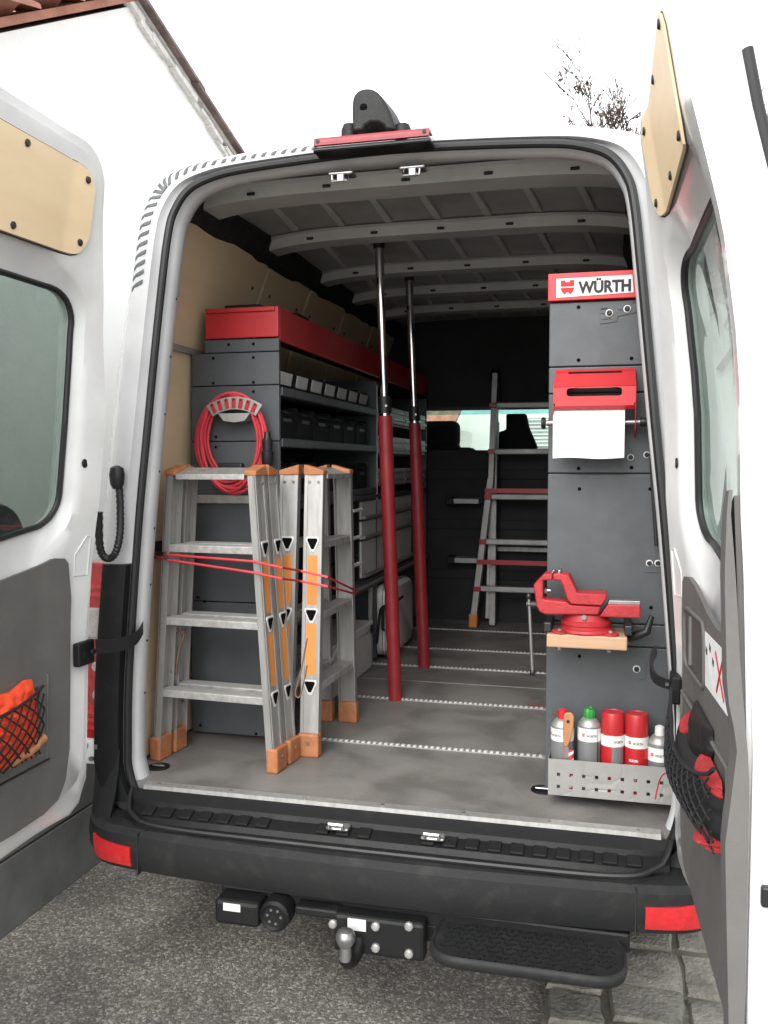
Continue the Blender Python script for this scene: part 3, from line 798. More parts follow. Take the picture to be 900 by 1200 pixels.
ws = MB(); ws.add([(-.85, 4.86, 1.52), (.85, 4.86, 1.52), (.78, 4.09, 2.28), (-.78, 4.09, 2.28), (-.85, 4.867, 1.525), (.85, 4.867, 1.525), (.78, 4.097, 2.285), (-.78, 4.097, 2.285)],
                  [(0, 1, 2, 3), (4, 7, 6, 5), (0, 4, 5, 1), (1, 5, 6, 2), (2, 6, 7, 3), (3, 7, 4, 0)])
ws.build('windscreen', 'clear_glass', van, smooth=False)
sb = MB(); sb.add([(-.78, 4.085, 2.27), (.78, 4.085, 2.27), (.80, 4.29, 2.065), (-.80, 4.29, 2.065)], [(0, 1, 2, 3)])
sb.build('shade_band', 'blue_glass', van, smooth=False)
ro = MB(); ro.loft([[Vector((x, 3.44, zc(x) + .055)) for x in (-.86, -.7, -.4, 0, .4, .7, .86)], [Vector((x, 3.75, z)) for x, z in zip((-.86, -.7, -.4, 0, .4, .7, .86), (2.34, 2.45, 2.52, 2.54, 2.52, 2.45, 2.34))], [Vector((x, 4.10, z)) for x, z in zip((-.86, -.7, -.4, 0, .4, .7, .86), (2.27, 2.29, 2.31, 2.32, 2.31, 2.29, 2.27))]], closed=False)
ro.build('cab_roof', 'white_paint', van, ang=60)
box('bonnet', 'white_paint', van, -.90, .90, 4.86, 5.60, .42, 1.30, bevel=.10, seg=4)
for sx in (-1, 1):
    for yy in (.92, 4.55):
        wh = MB().lathe((sx * .86, yy, .312), [(.20, -.11), (.30, -.105), (.312, -.08), (.312, .08), (.30, .105), (.20, .11)], n=36, axis=(1, 0, 0)).build('wheel', 'tyre', van)
        MB().lathe((sx * .86, yy, .312), [(.02, .09 * sx), (.19, .10 * sx), (.21, .112 * sx)], n=24, axis=(1, 0, 0)).build('rim', 'steel', wh)
box('underbody', 'black_plastic', van, -.62, .62, .05, 5.2, .40, .64)
for sx in (-1, 1):
    a, b = sorted((sx * .80, sx * .93))
    box('inner_arch', 'black_plastic', van, a, b, .02, .50, .50, .64)

# ---- rear bumper
path = [(-.975, .42), (-.985, .12), (-.965, -.03), (-.90, -.128), (-.78, -.183), (-.40, -.213), (0, -.223), (.40, -.213), (.78, -.183), (.90, -.128), (.965, -.03), (.985, .12), (.975, .42)]
pp = crom([(x, y, 0) for x, y in path], 5)
bprof = [(-.110, .604), (-.070, .602), (-.018, .592), (.0, .576), (.005, .535), (.002, .500), (-.008, .470), (-.04, .452), (-.110, .452)]
rows = []
for i, p in enumerate(pp):
    d = (pp[min(i + 1, len(pp) - 1)] - pp[max(i - 1, 0)]).normalized(); n = Vector((d.y, -d.x, 0))
    rows.append([Vector((p.x + n.x * o, p.y + n.y * o, z)) for o, z in bprof])
bumper = MB().loft(rows, cap=True).build('bumper', 'bumper_plastic', van, ang=28)
for sx in (-1, 1):                                   # raised corner pieces below the lamps
    c = MB(); rows = []
    for z, g_ in ((.56, 0), (.60, .012), (.66, .035), (.735, .05), (.79, .055)):
        rows.append([Vector((sx * (.84 + g_ * .1), -.150 + g_ * 1.6, z)), Vector((sx * (.90), -.125 + g_ * 1.4, z)), Vector((sx * .955, -.055 + g_ * .6, z)), Vector((sx * .985, .05, z)), Vector((sx * .985, .10, z)), Vector((sx * .89, .10, z)), Vector((sx * .87, -.045, z))])
    c.loft(rows, cap=True).build('bumper_corner', 'bumper_plastic', bumper, ang=70)
    def refl(u, v, sd_):
        fi = (3.22 + .93 * (1 - u)) * 5
        i = int(fi); t = fi - i; p = pp[i].lerp(pp[i + 1], t); d = (pp[i + 1] - pp[i]).normalized(); n = Vector((d.y, -d.x, 0))
        z = .484 + (.070 - .010 * (1 - u)) * v
        o = lerp(z, [(.470, -.008), (.500, .002), (.535, .005), (.576, 0)]) + (.006 if sd_ else -.004)
        q = p + n * o
        return Vector((sx * abs(q.x), q.y, z))
    MB().slab(refl, 8, 4).build('reflector', 'reflector', bumper, ang=50)
# seams in the bumper
for sx in (-1, 1):
    MB().obox((sx * .712, -.188, .525), (.0015, 0, 0), (0, .010, 0), (0, 0, .062)).build('seam', 'ink', bumper)

# ---- tow bar, socket box, step
tow = box('tow_beam', 'black_plastic', van, -.45, .70, -.185, -.115, .41, .462, bevel=.008)
sbx = box('socket_box', 'black_plastic', van, -.440, -.305, -.255, -.14, .380, .452, bevel=.012)
p = PX(285, 1054, 'y', -.316)
MB().obox((-.385, -.2555, .434), (.026, 0, 0), (0, 0.0005, 0), (0, 0, .011)).build('sticker', 'label_card', sbx)
so = MB().lathe((-.262, -.185, .418), [(.044, 0), (.046, .02), (.044, .06), (.036, .068), (.030, .062), (.0, .060)], n=24, axis=(0, -1, 0)).build('trailer_socket', 'black_plastic', van)
for k in range(6):
    MB().cyl((-.262 + .02 * math.cos(k), -.246, .418 + .02 * math.sin(k)), (-.262 + .02 * math.cos(k), -.248, .418 + .02 * math.sin(k)), .004, n=6).build('contact', 'steel', so)
box('bracket_plate', 'black_plastic', van, -.205, -.08, -.235, -.186, .425, .450, bevel=.006)
bp_ = box('hitch_plate', 'black_plastic', van, -.090, .165, -.240, -.186, .340, .446, bevel=.01)
for (a, b) in ((390, 1083), (440, 1086), (440, 1111), (479, 1086), (479, 1118)):
    p = PX(a, b, 'y', -.245)
    MB().lathe((p.x, -.240, p.z), [(.0125, 0), (.0125, .008), (.009, .012), (.0, .013)], n=8, axis=(0, -1, 0)).build('bolt', 'aluminium', bp_)
p = PX(418, 1084, 'y', -.243)
MB().box(p.x - .026, p.x + .026, -.2435, -.2405, p.z - .016, p.z + .016).build('type_plate', 'label_card', bp_)
p = PX(405, 1098, 'y', -.30)
tb = MB().lathe((p.x, -.30, p.z - .045), [(.016, -.018), (.016, 0), (.015, .018), (.021, .026), (.0265, .038), (.0265, .050), (.020, .062), (.010, .0668), (.0, .067)], n=24).build('tow_ball', 'steel', van)
MB().tube(crom([(p.x, -.30, p.z - .060), (p.x + .006, -.288, p.z - .075), (p.x + .014, -.255, p.z - .070), (p.x + .02, -.215, p.z - .03)], 5), .019, n=12).build('ball_neck', 'black_plastic', tb)
# tread step to the right of the hitch
def rrect(x0, x1, y0, y1, r, n=6):
    out = []
    for cx, cy, a0 in ((x1 - r, y1 - r, 0), (x0 + r, y1 - r, 90), (x0 + r, y0 + r, 180), (x1 - r, y0 + r, 270)):
        for k in range(n + 1):
            a = R(a0 + 90 * k / n); out.append((cx + r * math.cos(a), cy + r * math.sin(a)))
    return out
so_ = rrect(.192, .692, -.372, -.150, .075, 8)
sc = (.442, -.261)
def sring(k, z): return [Vector((sc[0] + (x - sc[0]) * k[0], sc[1] + (y - sc[1]) * k[1], z)) for x, y in so_]
stp = MB().loft([sring((.93, .9), .408), sring((.985, .97), .412), sring((1, 1), .426), sring((.99, .98), .438), sring((.965, .93), .441), sring((.955, .91), .435), sring((.945, .89), .4345)], cap=True).build('tread_step', 'bumper_plastic', van, ang=60)
tr = MB()
rr_ = random.Random(3)
for i in range(22):
    for j in range(9):
        x = .227 + i * .020 + (.010 if j % 2 else 0); y = -.353 + j * .0225
        if (abs(x - .442) > .17 and abs(y + .261) > .055): continue
        a = 40 if (i + j) % 2 else -40
        tr.obox((x, y, .4362), (.0075 * math.cos(R(a)), .0075 * math.sin(R(a)), 0), (-.0022 * math.sin(R(a)), .0022 * math.cos(R(a)), 0), (0, 0, .0022))
tr.build('tread_lug', 'rubber', stp, kind='stuff', smooth=False)
box('step_bracket', 'black_plastic', van, .12, .60, -.185, -.15, .37, .42, bevel=.006)

# ---- third brake lamp and reversing camera above the doors
a = PX(372, 172, 'y', -.03); b = PX(505, 156, 'y', -.03)
bl = MB(); 
def fbl(u, v, sd_):
    x = a.x + (b.x - a.x) * u
    return Vector((x, -.066 + .050 * max(0, v - .55) * 2 + (.012 if sd_ else 0), 2.588 + .022 * min(1, v / .6) + (.006 * max(0, v - .6) / .4) - (.010 * v if sd_ else 0)))
brk = MB().slab(fbl, 8, 5).build('brake_lamp', 'brake_red', van)
box('lamp_base', 'black_plastic', brk, a.x - .004, b.x + .004, -.060, .01, 2.572, 2.586, bevel=.004)
box('lamp_rib', 'rubber', brk, a.x - .002, b.x + .002, -.0625, -.0595, 2.576, 2.580)
for xx_ in (a.x + .012, b.x - .012):
    MB().cyl((xx_, -.062, 2.599), (xx_, -.0675, 2.600), .006, n=10).build('screw', 'ink', brk)
CY = -.02
def cpt(x, y): return PX(x, y, 'y', CY)
outer = [(413, 154), (412, 132), (413, 115), (419, 106), (430, 103), (440, 106), (449, 116), (457, 132), (463, 152)]
inner = [(451, 152), (449, 147), (443, 143.5), (434, 143.5), (428, 147), (425, 153)]
hood = MB().prism([cpt(*q) for q in crom([(x, y, 0) for x, y in outer], 3) for q in [(q[0], q[1])]] + [cpt(*q) for q in inner], (0.018, .085, -.012))
cm = hood.build('reversing_camera', 'black_plastic', van, bevel=.008, seg=3)
c0 = cpt(426, 126)
MB().lathe((c0.x, CY + .012, c0.z), [(.014, 0), (.014, .010), (.010, .013), (.0, .0135)], n=18, axis=(0, -1, -.2)).build('lens', 'hole_black', cm)
for qx in (408, 470):
    q = PX(qx, 150, 'y', .0)
    MB().lathe((q.x, .02, q.z - .03), [(.026, 0), (.026, .03), (.02, .045), (.0, .05)], n=14).build('mount_foot', 'black_plastic', cm)

# ================================================================== REAR DOORS (parts of the van), both swung open about a right angle
BASE_LO = [(.20, .800), (.28, .822), (.40, .840), (1.0, .866)]
BASE_HI = [(.20, .772), (.28, .806), (.40, .834), (1.0, .850)]
def door_pt(sx, v, z, w=0.0):
    """v: distance out from the van, z: height, w: proud of the inner face (towards the other door)"""
    k = max(0, min(1, (z - 1.2) / .4))
    x = lerp(v, BASE_LO) * (1 - k) + lerp(v, BASE_HI) * k
    x -= lerp(z, [(1.5, 0), (1.8, .008), (2.05, .028), (2.3, .066), (2.45, .092), (2.6, .118)])
    x += .025 + lerp(z, [(.7, .045), (1.1, .032), (1.4, .028), (1.8, 0)]) if sx < 0 else -lerp(z, [(1.9, 0), (2.1, .018), (2.28, .046), (2.45, .048), (2.6, .05)]) * lerp(v, [(.25, .35), (.85, .62)])
    return Vector((sx * (x - w), -v, z))
HINGE = [(.62, .30), (.70, .215), (.78, .20), (1.85, .20), (2.1, .235), (2.3, .262), (2.42, .285)]
def arc2(cx, cz, r, a0, a1, n=7):
    return [(cx + r * math.cos(R(a0 + (a1 - a0) * i / n)), cz + r * math.sin(R(a0 + (a1 - a0) * i / n))) for i in range(n + 1)]
outline = [(.196, .90), (.196, 1.2), (.198, 1.5), (.20, 1.85), (.222, 2.05), (.245, 2.25), (.265, 2.40)] + arc2(.385, 2.445, .12, 172, 95, 6) + [(.55, 2.57), (.75, 2.575)] + arc2(.945, 2.54, .038, 90, 0, 4) + [(.985, 2.2), (.985, 1.8), (.985, 1.3), (.985, .9)] + arc2(.945, .66, .04, 0, -90, 4) + [(.75, .622), (.55, .628), (.40, .640)] + arc2(.286, .735, .09, 285, 180, 6)
win = [(.305, 1.75), (.302, 1.97)] + arc2(.39, 2.072, .088, 178, 92, 6) + [(.55, 2.162), (.70, 2.162)] + arc2(.84, 2.09, .07, 90, 0, 5) + [(.91, 1.8), (.91, 1.60)] + arc2(.85, 1.52, .06, 0, -90, 5) + [(.72, 1.462), (.58, 1.478)] + arc2(.402, 1.60, .095, 262, 186, 6)
WC = (.63, 1.80)
def by_angle(poly, n):
    """n points on the closed polygon, matched by fraction of arc length starting at the angle pi from the window centre"""
    poly = [Vector((a, b, 0)) for a, b in poly]
    m = len(poly); out = []
    for i in range(n):
        a = math.pi - 2 * math.pi * i / n; d = Vector((math.cos(a), math.sin(a), 0)); best = None
        c = Vector((WC[0], WC[1], 0))
        for j in range(m):
            p, q = poly[j] - c, poly[(j + 1) % m] - c
            e = q - p; den = d.x * e.y - d.y * e.x
            if abs(den) < 1e-12: continue
            t = (p.x * e.y - p.y * e.x) / den; s = (p.x * d.y - p.y * d.x) / den
            if t > 0 and -1e-6 <= s <= 1 + 1e-6 and (best is None or t > best): best = t
        out.append((WC[0] + d.x * best, WC[1] + d.y * best))
    return out
ANG_N = 180
def ang_list():
    return None
OUT = by_angle(outline, ANG_N); WIN = by_angle(win, ANG_N)
def scale_poly(P, d):
    res = []; n = len(P)
    for i in range(n):
        a = Vector((*P[(i + 1) % n], 0)) - Vector((*P[i - 1], 0)); nn = Vector((-a.y, a.x, 0)).normalized()
        res.append((P[i][0] + nn.x * d, P[i][1] + nn.y * d))
    return res
def mixp(P, Q, t): return [(a[0] + (b[0] - a[0]) * t, a[1] + (b[1] - a[1]) * t) for a, b in zip(P, Q)]
OUT_IN = mixp(OUT, WIN, .06)

def polar_slab(sx, v0, v1, zlo, zhi, w0, w1, name, m, par, nu=14, nv=4, bevel=0, **k):
    f = lambda u, v, sd_: door_pt(sx, v0 + (v1 - v0) * u, zlo(v0 + (v1 - v0) * u) + (zhi(v0 + (v1 - v0) * u) - zlo(v0 + (v1 - v0) * u)) * v, w1 if sd_ == 0 else w0)
    return MB().slab(f, nu, nv).build(name, m, par, bevel=bevel, **k)
def trim_hi(v): return lerp(v, [(.284, 1.30), (.290, 1.385), (.306, 1.415), (.35, 1.420), (.40, 1.405), (.60, 1.375), (.72, 1.365), (.80, 1.37), (.85, 1.40), (.88, 1.47), (.90, 1.60), (.97, 1.63)])
def trim_lo(v): return lerp(v, [(.284, .86), (.294, .78), (.324, .725), (.385, .700), (.50, .692), (.97, .690)])

def make_door(sx):
    sh_ = MB()
    def rg(P, w): return [door_pt(sx, a, b, w) for a, b in P]
    sh_.loft([rg(scale_poly(WIN, .0), -.052), rg(WIN, -.030), rg(mixp(WIN, OUT, .10), -.026), rg(mixp(WIN, OUT, .20), -.006), rg(mixp(WIN, OUT, .23), .002), rg(mixp(WIN, OUT, .40), .004), rg(mixp(WIN, OUT, .70), .004), rg(mixp(WIN, OUT, .905), .004), rg(mixp(WIN, OUT, .915), -.004), rg(mixp(WIN, OUT, .975), -.004), rg(mixp(WIN, OUT, 1.0), -.014), rg(OUT, -.084), rg(mixp(OUT, WIN, .05), -.094), rg(mixp(OUT, WIN, .8), -.080), rg(WIN, -.052)])
    d = sh_.build('rear_door', 'white_paint', van, ang=45)
    d['label'] = 'left rear door with orange vest in its net pocket' if sx < 0 else 'right rear door with a net pocket and a paper sheet'
    # window
    gl = MB()
    gp = scale_poly(WIN, .012)
    c0 = [door_pt(sx, a, b, -.036) for a, b in gp]; c1 = [door_pt(sx, a, b, -.041) for a, b in gp]
    n = len(c0); ce0 = door_pt(sx, *WC, -.036); ce1 = door_pt(sx, *WC, -.041)
    mid0 = [door_pt(sx, *q, -.036) for q in mixp(gp, [WC] * n, .5)]; mid1 = [door_pt(sx, *q, -.041) for q in mixp(gp, [WC] * n, .5)]
    gl.loft([mid0, c0, c1, mid1]); k = len(gl.v); gl.v += [ce0, ce1]
    for i in range(n):
        gl.f.append((i, (i + 1) % n, k)); gl.f.append((3 * n + (i + 1) % n, 3 * n + i, k + 1))
    gl.build('door_window', 'tinted_glass', d, ang=60)
    MB().tube([door_pt(sx, a, b, -.028) for a, b in WIN], .0085, n=8, closed=True).build('window_seal', 'rubber', d)
    # plywood infill above the window
    lo = lambda v: lerp(v, [(.315, 2.30), (.335, 2.262), (.36, 2.25), (.82, 2.245), (.84, 2.25), (.85, 2.28)])
    hi = lambda v: lerp(v, [(.315, 2.43), (.325, 2.46), (.345, 2.475), (.38, 2.484), (.82, 2.490), (.84, 2.476), (.85, 2.45)])
    ply = polar_slab(sx, .315, .85, lo, hi, .000, .010, 'door_board', 'door_ply', d, nu=40, nv=4, ang=40)
    MB().tube([door_pt(sx, v, z, .003) for v, z in [(.312 + .54 * i / 30, hi(.312 + .54 * i / 30) + .003) for i in range(31)] + [(.852 - .54 * i / 30, lo(.852 - .54 * i / 30) - .003) for i in range(31)]], .0022, n=5, closed=True).build('board_gap', 'ink', ply)
    for v, z in ((.345, 2.450), (.345, 2.285), (.585, 2.468), (.60, 2.268), (.815, 2.472), (.82, 2.270)):
        p = door_pt(sx, v, z, .009); q = door_pt(sx, v, z, .014)
        MB().cyl(p, q, .0105, .008, n=12).build('screw', 'ink', ply)
    # lower grey trim and the raised edge by the latch
    tr_ = polar_slab(sx, .284, .97, trim_lo, trim_hi, .003, .013, 'door_trim', 'trim_grey', d, nu=48, nv=6, ang=40)
    rl_ = lambda v: .70; rh = lambda v: lerp(v, [(.875, 1.40), (.895, 1.53), (.92, 1.60), (.955, 1.635), (.99, 1.64)])
    def ridge(u, v, sd_):
        vv = .875 + .115 * u; z = .70 + (rh(vv) - .70) * v
        w = (.026 * math.sin(min(1, u * 1.6) * math.pi / 2)) * lerp(z, [(.7, .5), (1.05, 1.0), (1.22, .35), (1.3, .9), (1.5, .9), (1.64, .45)]) + .012
        return door_pt(sx, vv, z, w if sd_ == 0 else min(w - .006, lerp(z, [(1.15, .002), (1.35, .014), (1.64, .022)])))
    MB().slab(ridge, 8, 24).build('edge_trim', 'trim_grey', d, ang=50)
    # plug, embossed plate
    MB().lathe(door_pt(sx, .262, 1.685, .002), [(.013, 0), (.013, .003), (.010, .005), (.0, .0045)], n=18, axis=(-sx, 0, 0)).build('plug', 'rubber', d)
    emb = [door_pt(sx, *q, .0045) for q in ((.225, 1.36), (.268, 1.36), (.27, 1.42), (.235, 1.475), (.222, 1.47))]
    MB().tube(emb, .0022, n=6, closed=True).build('pressing', 'white_paint', d)
    # hinge bracket
    hb = MB().obox(door_pt(sx, .235, 1.13, .012), (.012, 0, 0), (0, .040, 0), (0, 0, .035)).build('hinge_bracket', 'black_plastic', d, bevel=.006)
    for a in (-.018, .018):
        MB().cyl(door_pt(sx, .235 + a, 1.13, .022), door_pt(sx, .235 + a, 1.13, .030), .009, n=8).build('bolt', 'cable_black', hb)
    # black strip on the free edge
    MB().tube([door_pt(sx, .985, z, -.090) for z in (1.75, 1.9, 2.1, 2.25, 2.34)], .009, n=8).build('edge_seal', 'rubber', d)
    # black rounded cover outside the left door, seen through the glass
    if sx < 0:
        wcv = MB().lathe(door_pt(sx, .45, 1.475, -.075), [(.095, 0), (.10, .01), (.085, .03), (.0, .038)], n=28, axis=(-1, 0, 0)); wcv.build('round_cover', 'black_plastic', d)
    else:
        # latch catch on the free edge
        lt = MB().box(.884, .925, -1.000, -.985, .955, .99).build('latch', 'cable_black', d, bevel=.004)
    return d
door_l = make_door(-1); door_r = make_door(1)
# check straps
sp = crom([PX(112, 757, 'y', -.21), PX(128, 757, 'y', -.16), PX(145, 754, 'y', -.11), PX(160, 747, 'y', -.06), PX(168, 735, 'y', .0)], 5)
b = MB()
b.loft([[p + Vector((0, 0, .020)), p + Vector((.004, -.008, .020)), p + Vector((.004, -.008, -.020)), p + Vector((0, 0, -.020))] for p in sp], cap=True)
b.build('check_strap', 'cable_black', van)
sp = crom([PX(768, 762, 'y', .0), PX(763, 775, 'y', -.04), PX(766, 792, 'y', -.09), PX(778, 800, 'y', -.15), PX(792, 803, 'y', -.21)], 5)
b = MB()
b.loft([[p + Vector((-.004, 0, .013)), p + Vector((.004, -.007, .013)), p + Vector((.004, -.007, -.013)), p + Vector((-.004, 0, -.013))] for p in sp], cap=True)
b.build('check_strap', 'cable_black', van)
q = sp[-1]; MB().box(q.x - .014, q.x + .012, q.y - .03, q.y + .03, q.z - .034, q.z + .024).build('strap_mount', 'cable_black', van, bevel=.006)

# left pocket: frame, net, vest
def pocket(sx, v0, v1, z0, z1, bulge, cell, top):
    pf = MB()
    a = [door_pt(sx, v, z, .014) for v, z in ((v0, z0), (v0, z1), (v1, z1), (v1, z0))]
    pf.tube(a, .005, n=6, closed=True)
    d = door_l if sx < 0 else door_r
    pf.build('pocket_frame', 'trim_grey', d)
    def sf(u, v):
        uu = min(1, max(0, u)); vv = min(1, max(0, v))
        w = .016 + bulge * (math.sin(math.pi * (.06 + .88 * uu)) ** .55) * (math.sin(math.pi * min(.98, (.12 + .62 * vv))) ** .8)
        sag = top(uu) * vv
        return door_pt(sx, v0 + (v1 - v0) * uu, z0 + (z1 - z0) * vv * (1 - .0) - sag, w)
    nb = MB()
    for dirn in (1, -1):
        k = -14
        while k < 30:
            pts = []
            for i in range(41):
                u = i / 40; v = (u * (v1 - v0) / cell * dirn + k) * cell / (z1 - z0)
                if 0 <= v <= 1: pts.append(sf(u, v))
            if len(pts) > 2: nb.tube(pts, .0025, n=5)
            k += 1
    nb.tube([sf(i / 30, 1.0) for i in range(31)], .0045, n=6)
    nb.build('net', 'net', d)
    return sf
sfL = pocket(-1, .415, .86, .885, 1.075, .055, .042, lambda u: .03 * math.sin(math.pi * u))
# vest: a crumpled bundle behind the left net
rv = random.Random(21)
ph = [rv.uniform(0, 6.28) for _ in range(12)]
def crumple(u, v):
    return .5 * math.sin(11 * u + 4 * v + ph[0]) + .4 * math.sin(7 * v - 9 * u + ph[1]) + .3 * math.sin(23 * u + ph[2] + 3 * math.sin(6 * v)) + .25 * math.sin(19 * v + 13 * u + ph[3])
def vest(u, v, sd_):
    vv = .425 + (.85 - .425) * u
    topz = lerp(u, [(0, 1.03), (.05, 1.10), (.12, 1.105), (.25, 1.085), (.5, 1.10), (.8, 1.08), (1, 1.04)])
    z = .888 + (topz - .888) * v + .006 * crumple(v, u)
    e = (math.sin(math.pi * u) ** .4) * (math.sin(math.pi * min(.999, .05 + .93 * v)) ** .5)
    w = .018 + (.036 + .010 * crumple(u, v) + .005 * abs(math.sin(31 * u + 17 * v + 2 * math.sin(9 * v))) + .004 * math.sin(47 * v - 25 * u)) * e if sd_ == 0 else .016
    return door_pt(-1, vv, z, w)
MB().slab(vest, 110, 60).build('safety_vest', 'hi_vis', label='crumpled orange safety vest stuffed into the net pocket on the left door', cat='vest', ang=60)
def vest2(u, v, sd_):
    vv = .54 + .20 * u; z = .90 + .12 * v
    e = (math.sin(math.pi * u) ** .5) * (math.sin(math.pi * v) ** .5)
    return door_pt(-1, vv, z, .030 + .030 * e + .004 * crumple(v * 2, u) * e if sd_ == 0 else .02)
MB().slab(vest2, 24, 16).build('work_cloth', 'hi_vis_pink', label='dark pink cloth in front of the orange vest in the net pocket', cat='cloth', ang=60)
for i, (v, z) in enumerate(((.47, .912), (.53, .905), (.44, .925))):
    p = door_pt(-1, v, z, .035)
    MB().lathe(p, [(.0, -.03), (.012, -.026), (.014, 0), (.012, .026), (.0, .03)], n=10, axis=(.2, 1, .3)).build('cloth_roll', 'handle_wood', label=('middle tan roll of the three at the bottom of the left net', 'tan roll nearest the net pocket centre beside two others', 'tan roll in the hinge-side corner of the left net')[i], cat='roll', group='tan rolls in the left net pocket')
# shallow pressed frame beside the pocket
MB().tube([door_pt(-1, v, z, .014) for v, z in ((.375, 1.10), (.375, .86))], .004, n=6).build('trim_groove', 'trim_grey', door_l)
MB().tube([door_pt(-1, v, z, .014) for v, z in ((.365, .855), (.60, .845), (.86, .84))], .003, n=6).build('trim_groove', 'ink', door_l)

# right door: grip recess, paper, pocket
gp_ = rrect(.315, .565, 1.205, 1.345, .03, 5)
rec = [door_pt(1, v, z, .0135) for v, z in gp_]
gr = MB().tube(rec, .0055, n=8, closed=True).build('grip_recess', 'trim_grey', door_r)
MB().prism([door_pt(1, v, z, .0138) for v, z in rrect(.33, .55, 1.213, 1.337, .025, 5)], (-.0015, 0, 0)).build('grip_well', 'trim_dark', gr)
MB().tube([door_pt(1, .40, 1.335, .020), door_pt(1, .41, 1.225, .022)], .006, n=8).build('grip_bar', 'trim_grey', gr)
pc = [PX(x, y, 'x', .8) for x, y in ((832, 752), (858, 772), (862, 823), (833, 805))]
pap = MB().prism([door_pt(1, v, z, .0142) for v, z in ((.585, 1.222), (.585, 1.335), (.862, 1.345), (.862, 1.232))], (-.0012, 0, 0))
paper = pap.build('paper_sheet', 'paper', label='white paper sheet marked with a red cross on the right door', cat='paper', smooth=False)
paper['label'] = 'white paper sheet marked with a red cross on the right door'
for s0, s1 in (((.735, 1.322), (.825, 1.250)), ((.82, 1.325), (.74, 1.248))):
    a = door_pt(1, *s0, .0165); b_ = door_pt(1, *s1, .0165)
    MB().bar(a, b_, (1, 0, 0), .0004, .0045).build('red_cross', 'ink_red', paper)
for vv, zz in ((.61, 1.30), (.66, 1.315), (.70, 1.295)):
    MB().obox(door_pt(1, vv, zz, .0162), (.0004, 0, 0), (0, .009, .002), (0, -.001, .006)).build('drawing', 'ink', paper)
sfR = pocket(1, .29, .86, .970, 1.135, .072, .040, lambda u: .06 * math.sin(math.pi * u) ** .6)
def bundle(v0, v1, z0, z1, w0, w1, nm, m, lab, cat, seed):
    rr = random.Random(seed); p = [rr.uniform(0, 6) for _ in range(4)]
    def f(u, v, sd_):
        e = (math.sin(math.pi * u) ** .45) * (math.sin(math.pi * v) ** .45)
        c = .5 * math.sin(9 * u + 5 * v + p[0]) + .4 * math.sin(13 * v - 6 * u + p[1]) + .35 * abs(math.sin(21 * u + 15 * v + p[2]))
        return door_pt(1, v0 + (v1 - v0) * u + .008 * c, z0 + (z1 - z0) * v, w0 + (w1 - w0) * e * (1 + .14 * c) if sd_ == 0 else w0)
    MB().slab(f, 40, 26).build(nm, m, label=lab, cat=cat, ang=60)
bundle(.33, .84, .978, 1.09, .018, .070, 'tool_pouch', 'seat_cloth', 'black tool pouch sagging in the net of the right door', 'pouch', 3)
bundle(.40, .50, 1.07, 1.12, .020, .048, 'red_glove', 'red_cloth', 'red glove poking out above the black pouch', 'glove', 4)
bundle(.64, .84, 1.07, 1.105, .020, .050, 'red_cloth', 'red_cloth', 'folded dark red cloth beside the glove in the right net', 'cloth', 5)
bundle(.74, .84, .972, .992, .020, .060, 'red_rag', 'red_cloth', 'small red rag at the bottom of the right net', 'rag', 6)
bundle(.46, .70, 1.06, 1.16, .016, .044, 'black_glove', 'cable_black', 'black glove behind the red glove in the right net', 'glove', 8)
MB().tube(crom([door_pt(1, .42, .965, .05), door_pt(1, .36, .955, .06), door_pt(1, .31, .92, .066), door_pt(1, .28, .86, .070)], 6), .0018, n=6).build('loose_string', 'red_cord', label='thin red string dangling below the right net pocket', cat='string')

# ================================================================== LEFT SHELVING
XF, XBK = -.51, -.855
shelf = thing('shelving_unit', (-.68, 1.8, .68), 'long dark grey shelving unit with red header along the left wall', 'shelving unit')
YE, YM, YZ = .47, 1.83, 3.11
# end panels, stacked
def endp(z0, z1, x0, holes):
    e = box('end_panel', 'cabinet_grey', shelf, x0, XF, YE, YE + .018, z0 + .0015, z1 - .0015, bevel=.003)
    for x, z in holes:
        MB().cyl((x, YE + .001, z), (x, YE - .0015, z), .0055, n=10).build('hole', 'hole_black', e)
H = lambda *q: [(PX(x, y, 'y', YE).x, PX(x, y, 'y', YE).z) for x, y in q]
endp(2.083, 2.131, -.795, H((268, 404), (297, 403)))
endp(1.965, 2.083, -.846, H((250, 420), (250, 449), (297, 419), (297, 448)))
endp(1.765, 1.965, -.850, H((253, 512), (297, 459)))
endp(1.545, 1.765, -.852, H((253, 524),))
endp(1.18, 1.545, -.856, H((232, 700), (305, 700)))
endp(.69, 1.18, -.860, H((235, 850), (240, 705), (300, 860)))
p0 = PX(225, 585, 'y', YE - .01)
box('cross_rail', 'aluminium_tread', shelf, -.84, XF - .005, YE - .014, YE - .001, p0.z - .014, p0.z + .016, bevel=.002)
hd = MB().box(-.79, XF, YE - .004, YE + .014, 2.134, 2.242).build('header', 'red_paint', shelf, bevel=.003)
box('header_lip', 'red_paint', hd, -.785, XF - .012, YE - .012, YE - .0045, 2.224, 2.240, bevel=.003)
MB().box(XF - .016, XF, YE + .016, YZ, 2.122, 2.240).build('header', 'red_paint', shelf, bevel=.003)
box('header_top', 'cabinet_grey', shelf, -.785, XF - .018, YE + .016, YZ, 2.20, 2.215)
box('back_panel', 'shelf_grey', shelf, -.852, -.845, YE + .02, YZ, .72, 2.08)
SH = (1.955, 1.772, 1.565)
for z in SH:
    s = box('shelf', 'shelf_grey', shelf, -.843, XF, YE + .02, YM - .012, z - .028, z, bevel=.002)
    box('shelf_lip', 'cabinet_grey', s, XF + .0005, XF + .006, YE + .02, YM - .012, z - .026, z + .004, bevel=.002)
for y in (YM, YZ - .02):
    box('divider', 'shelf_grey', shelf, -.843, XF + .002, y - .010, y + .010, .70, 2.10, bevel=.002)
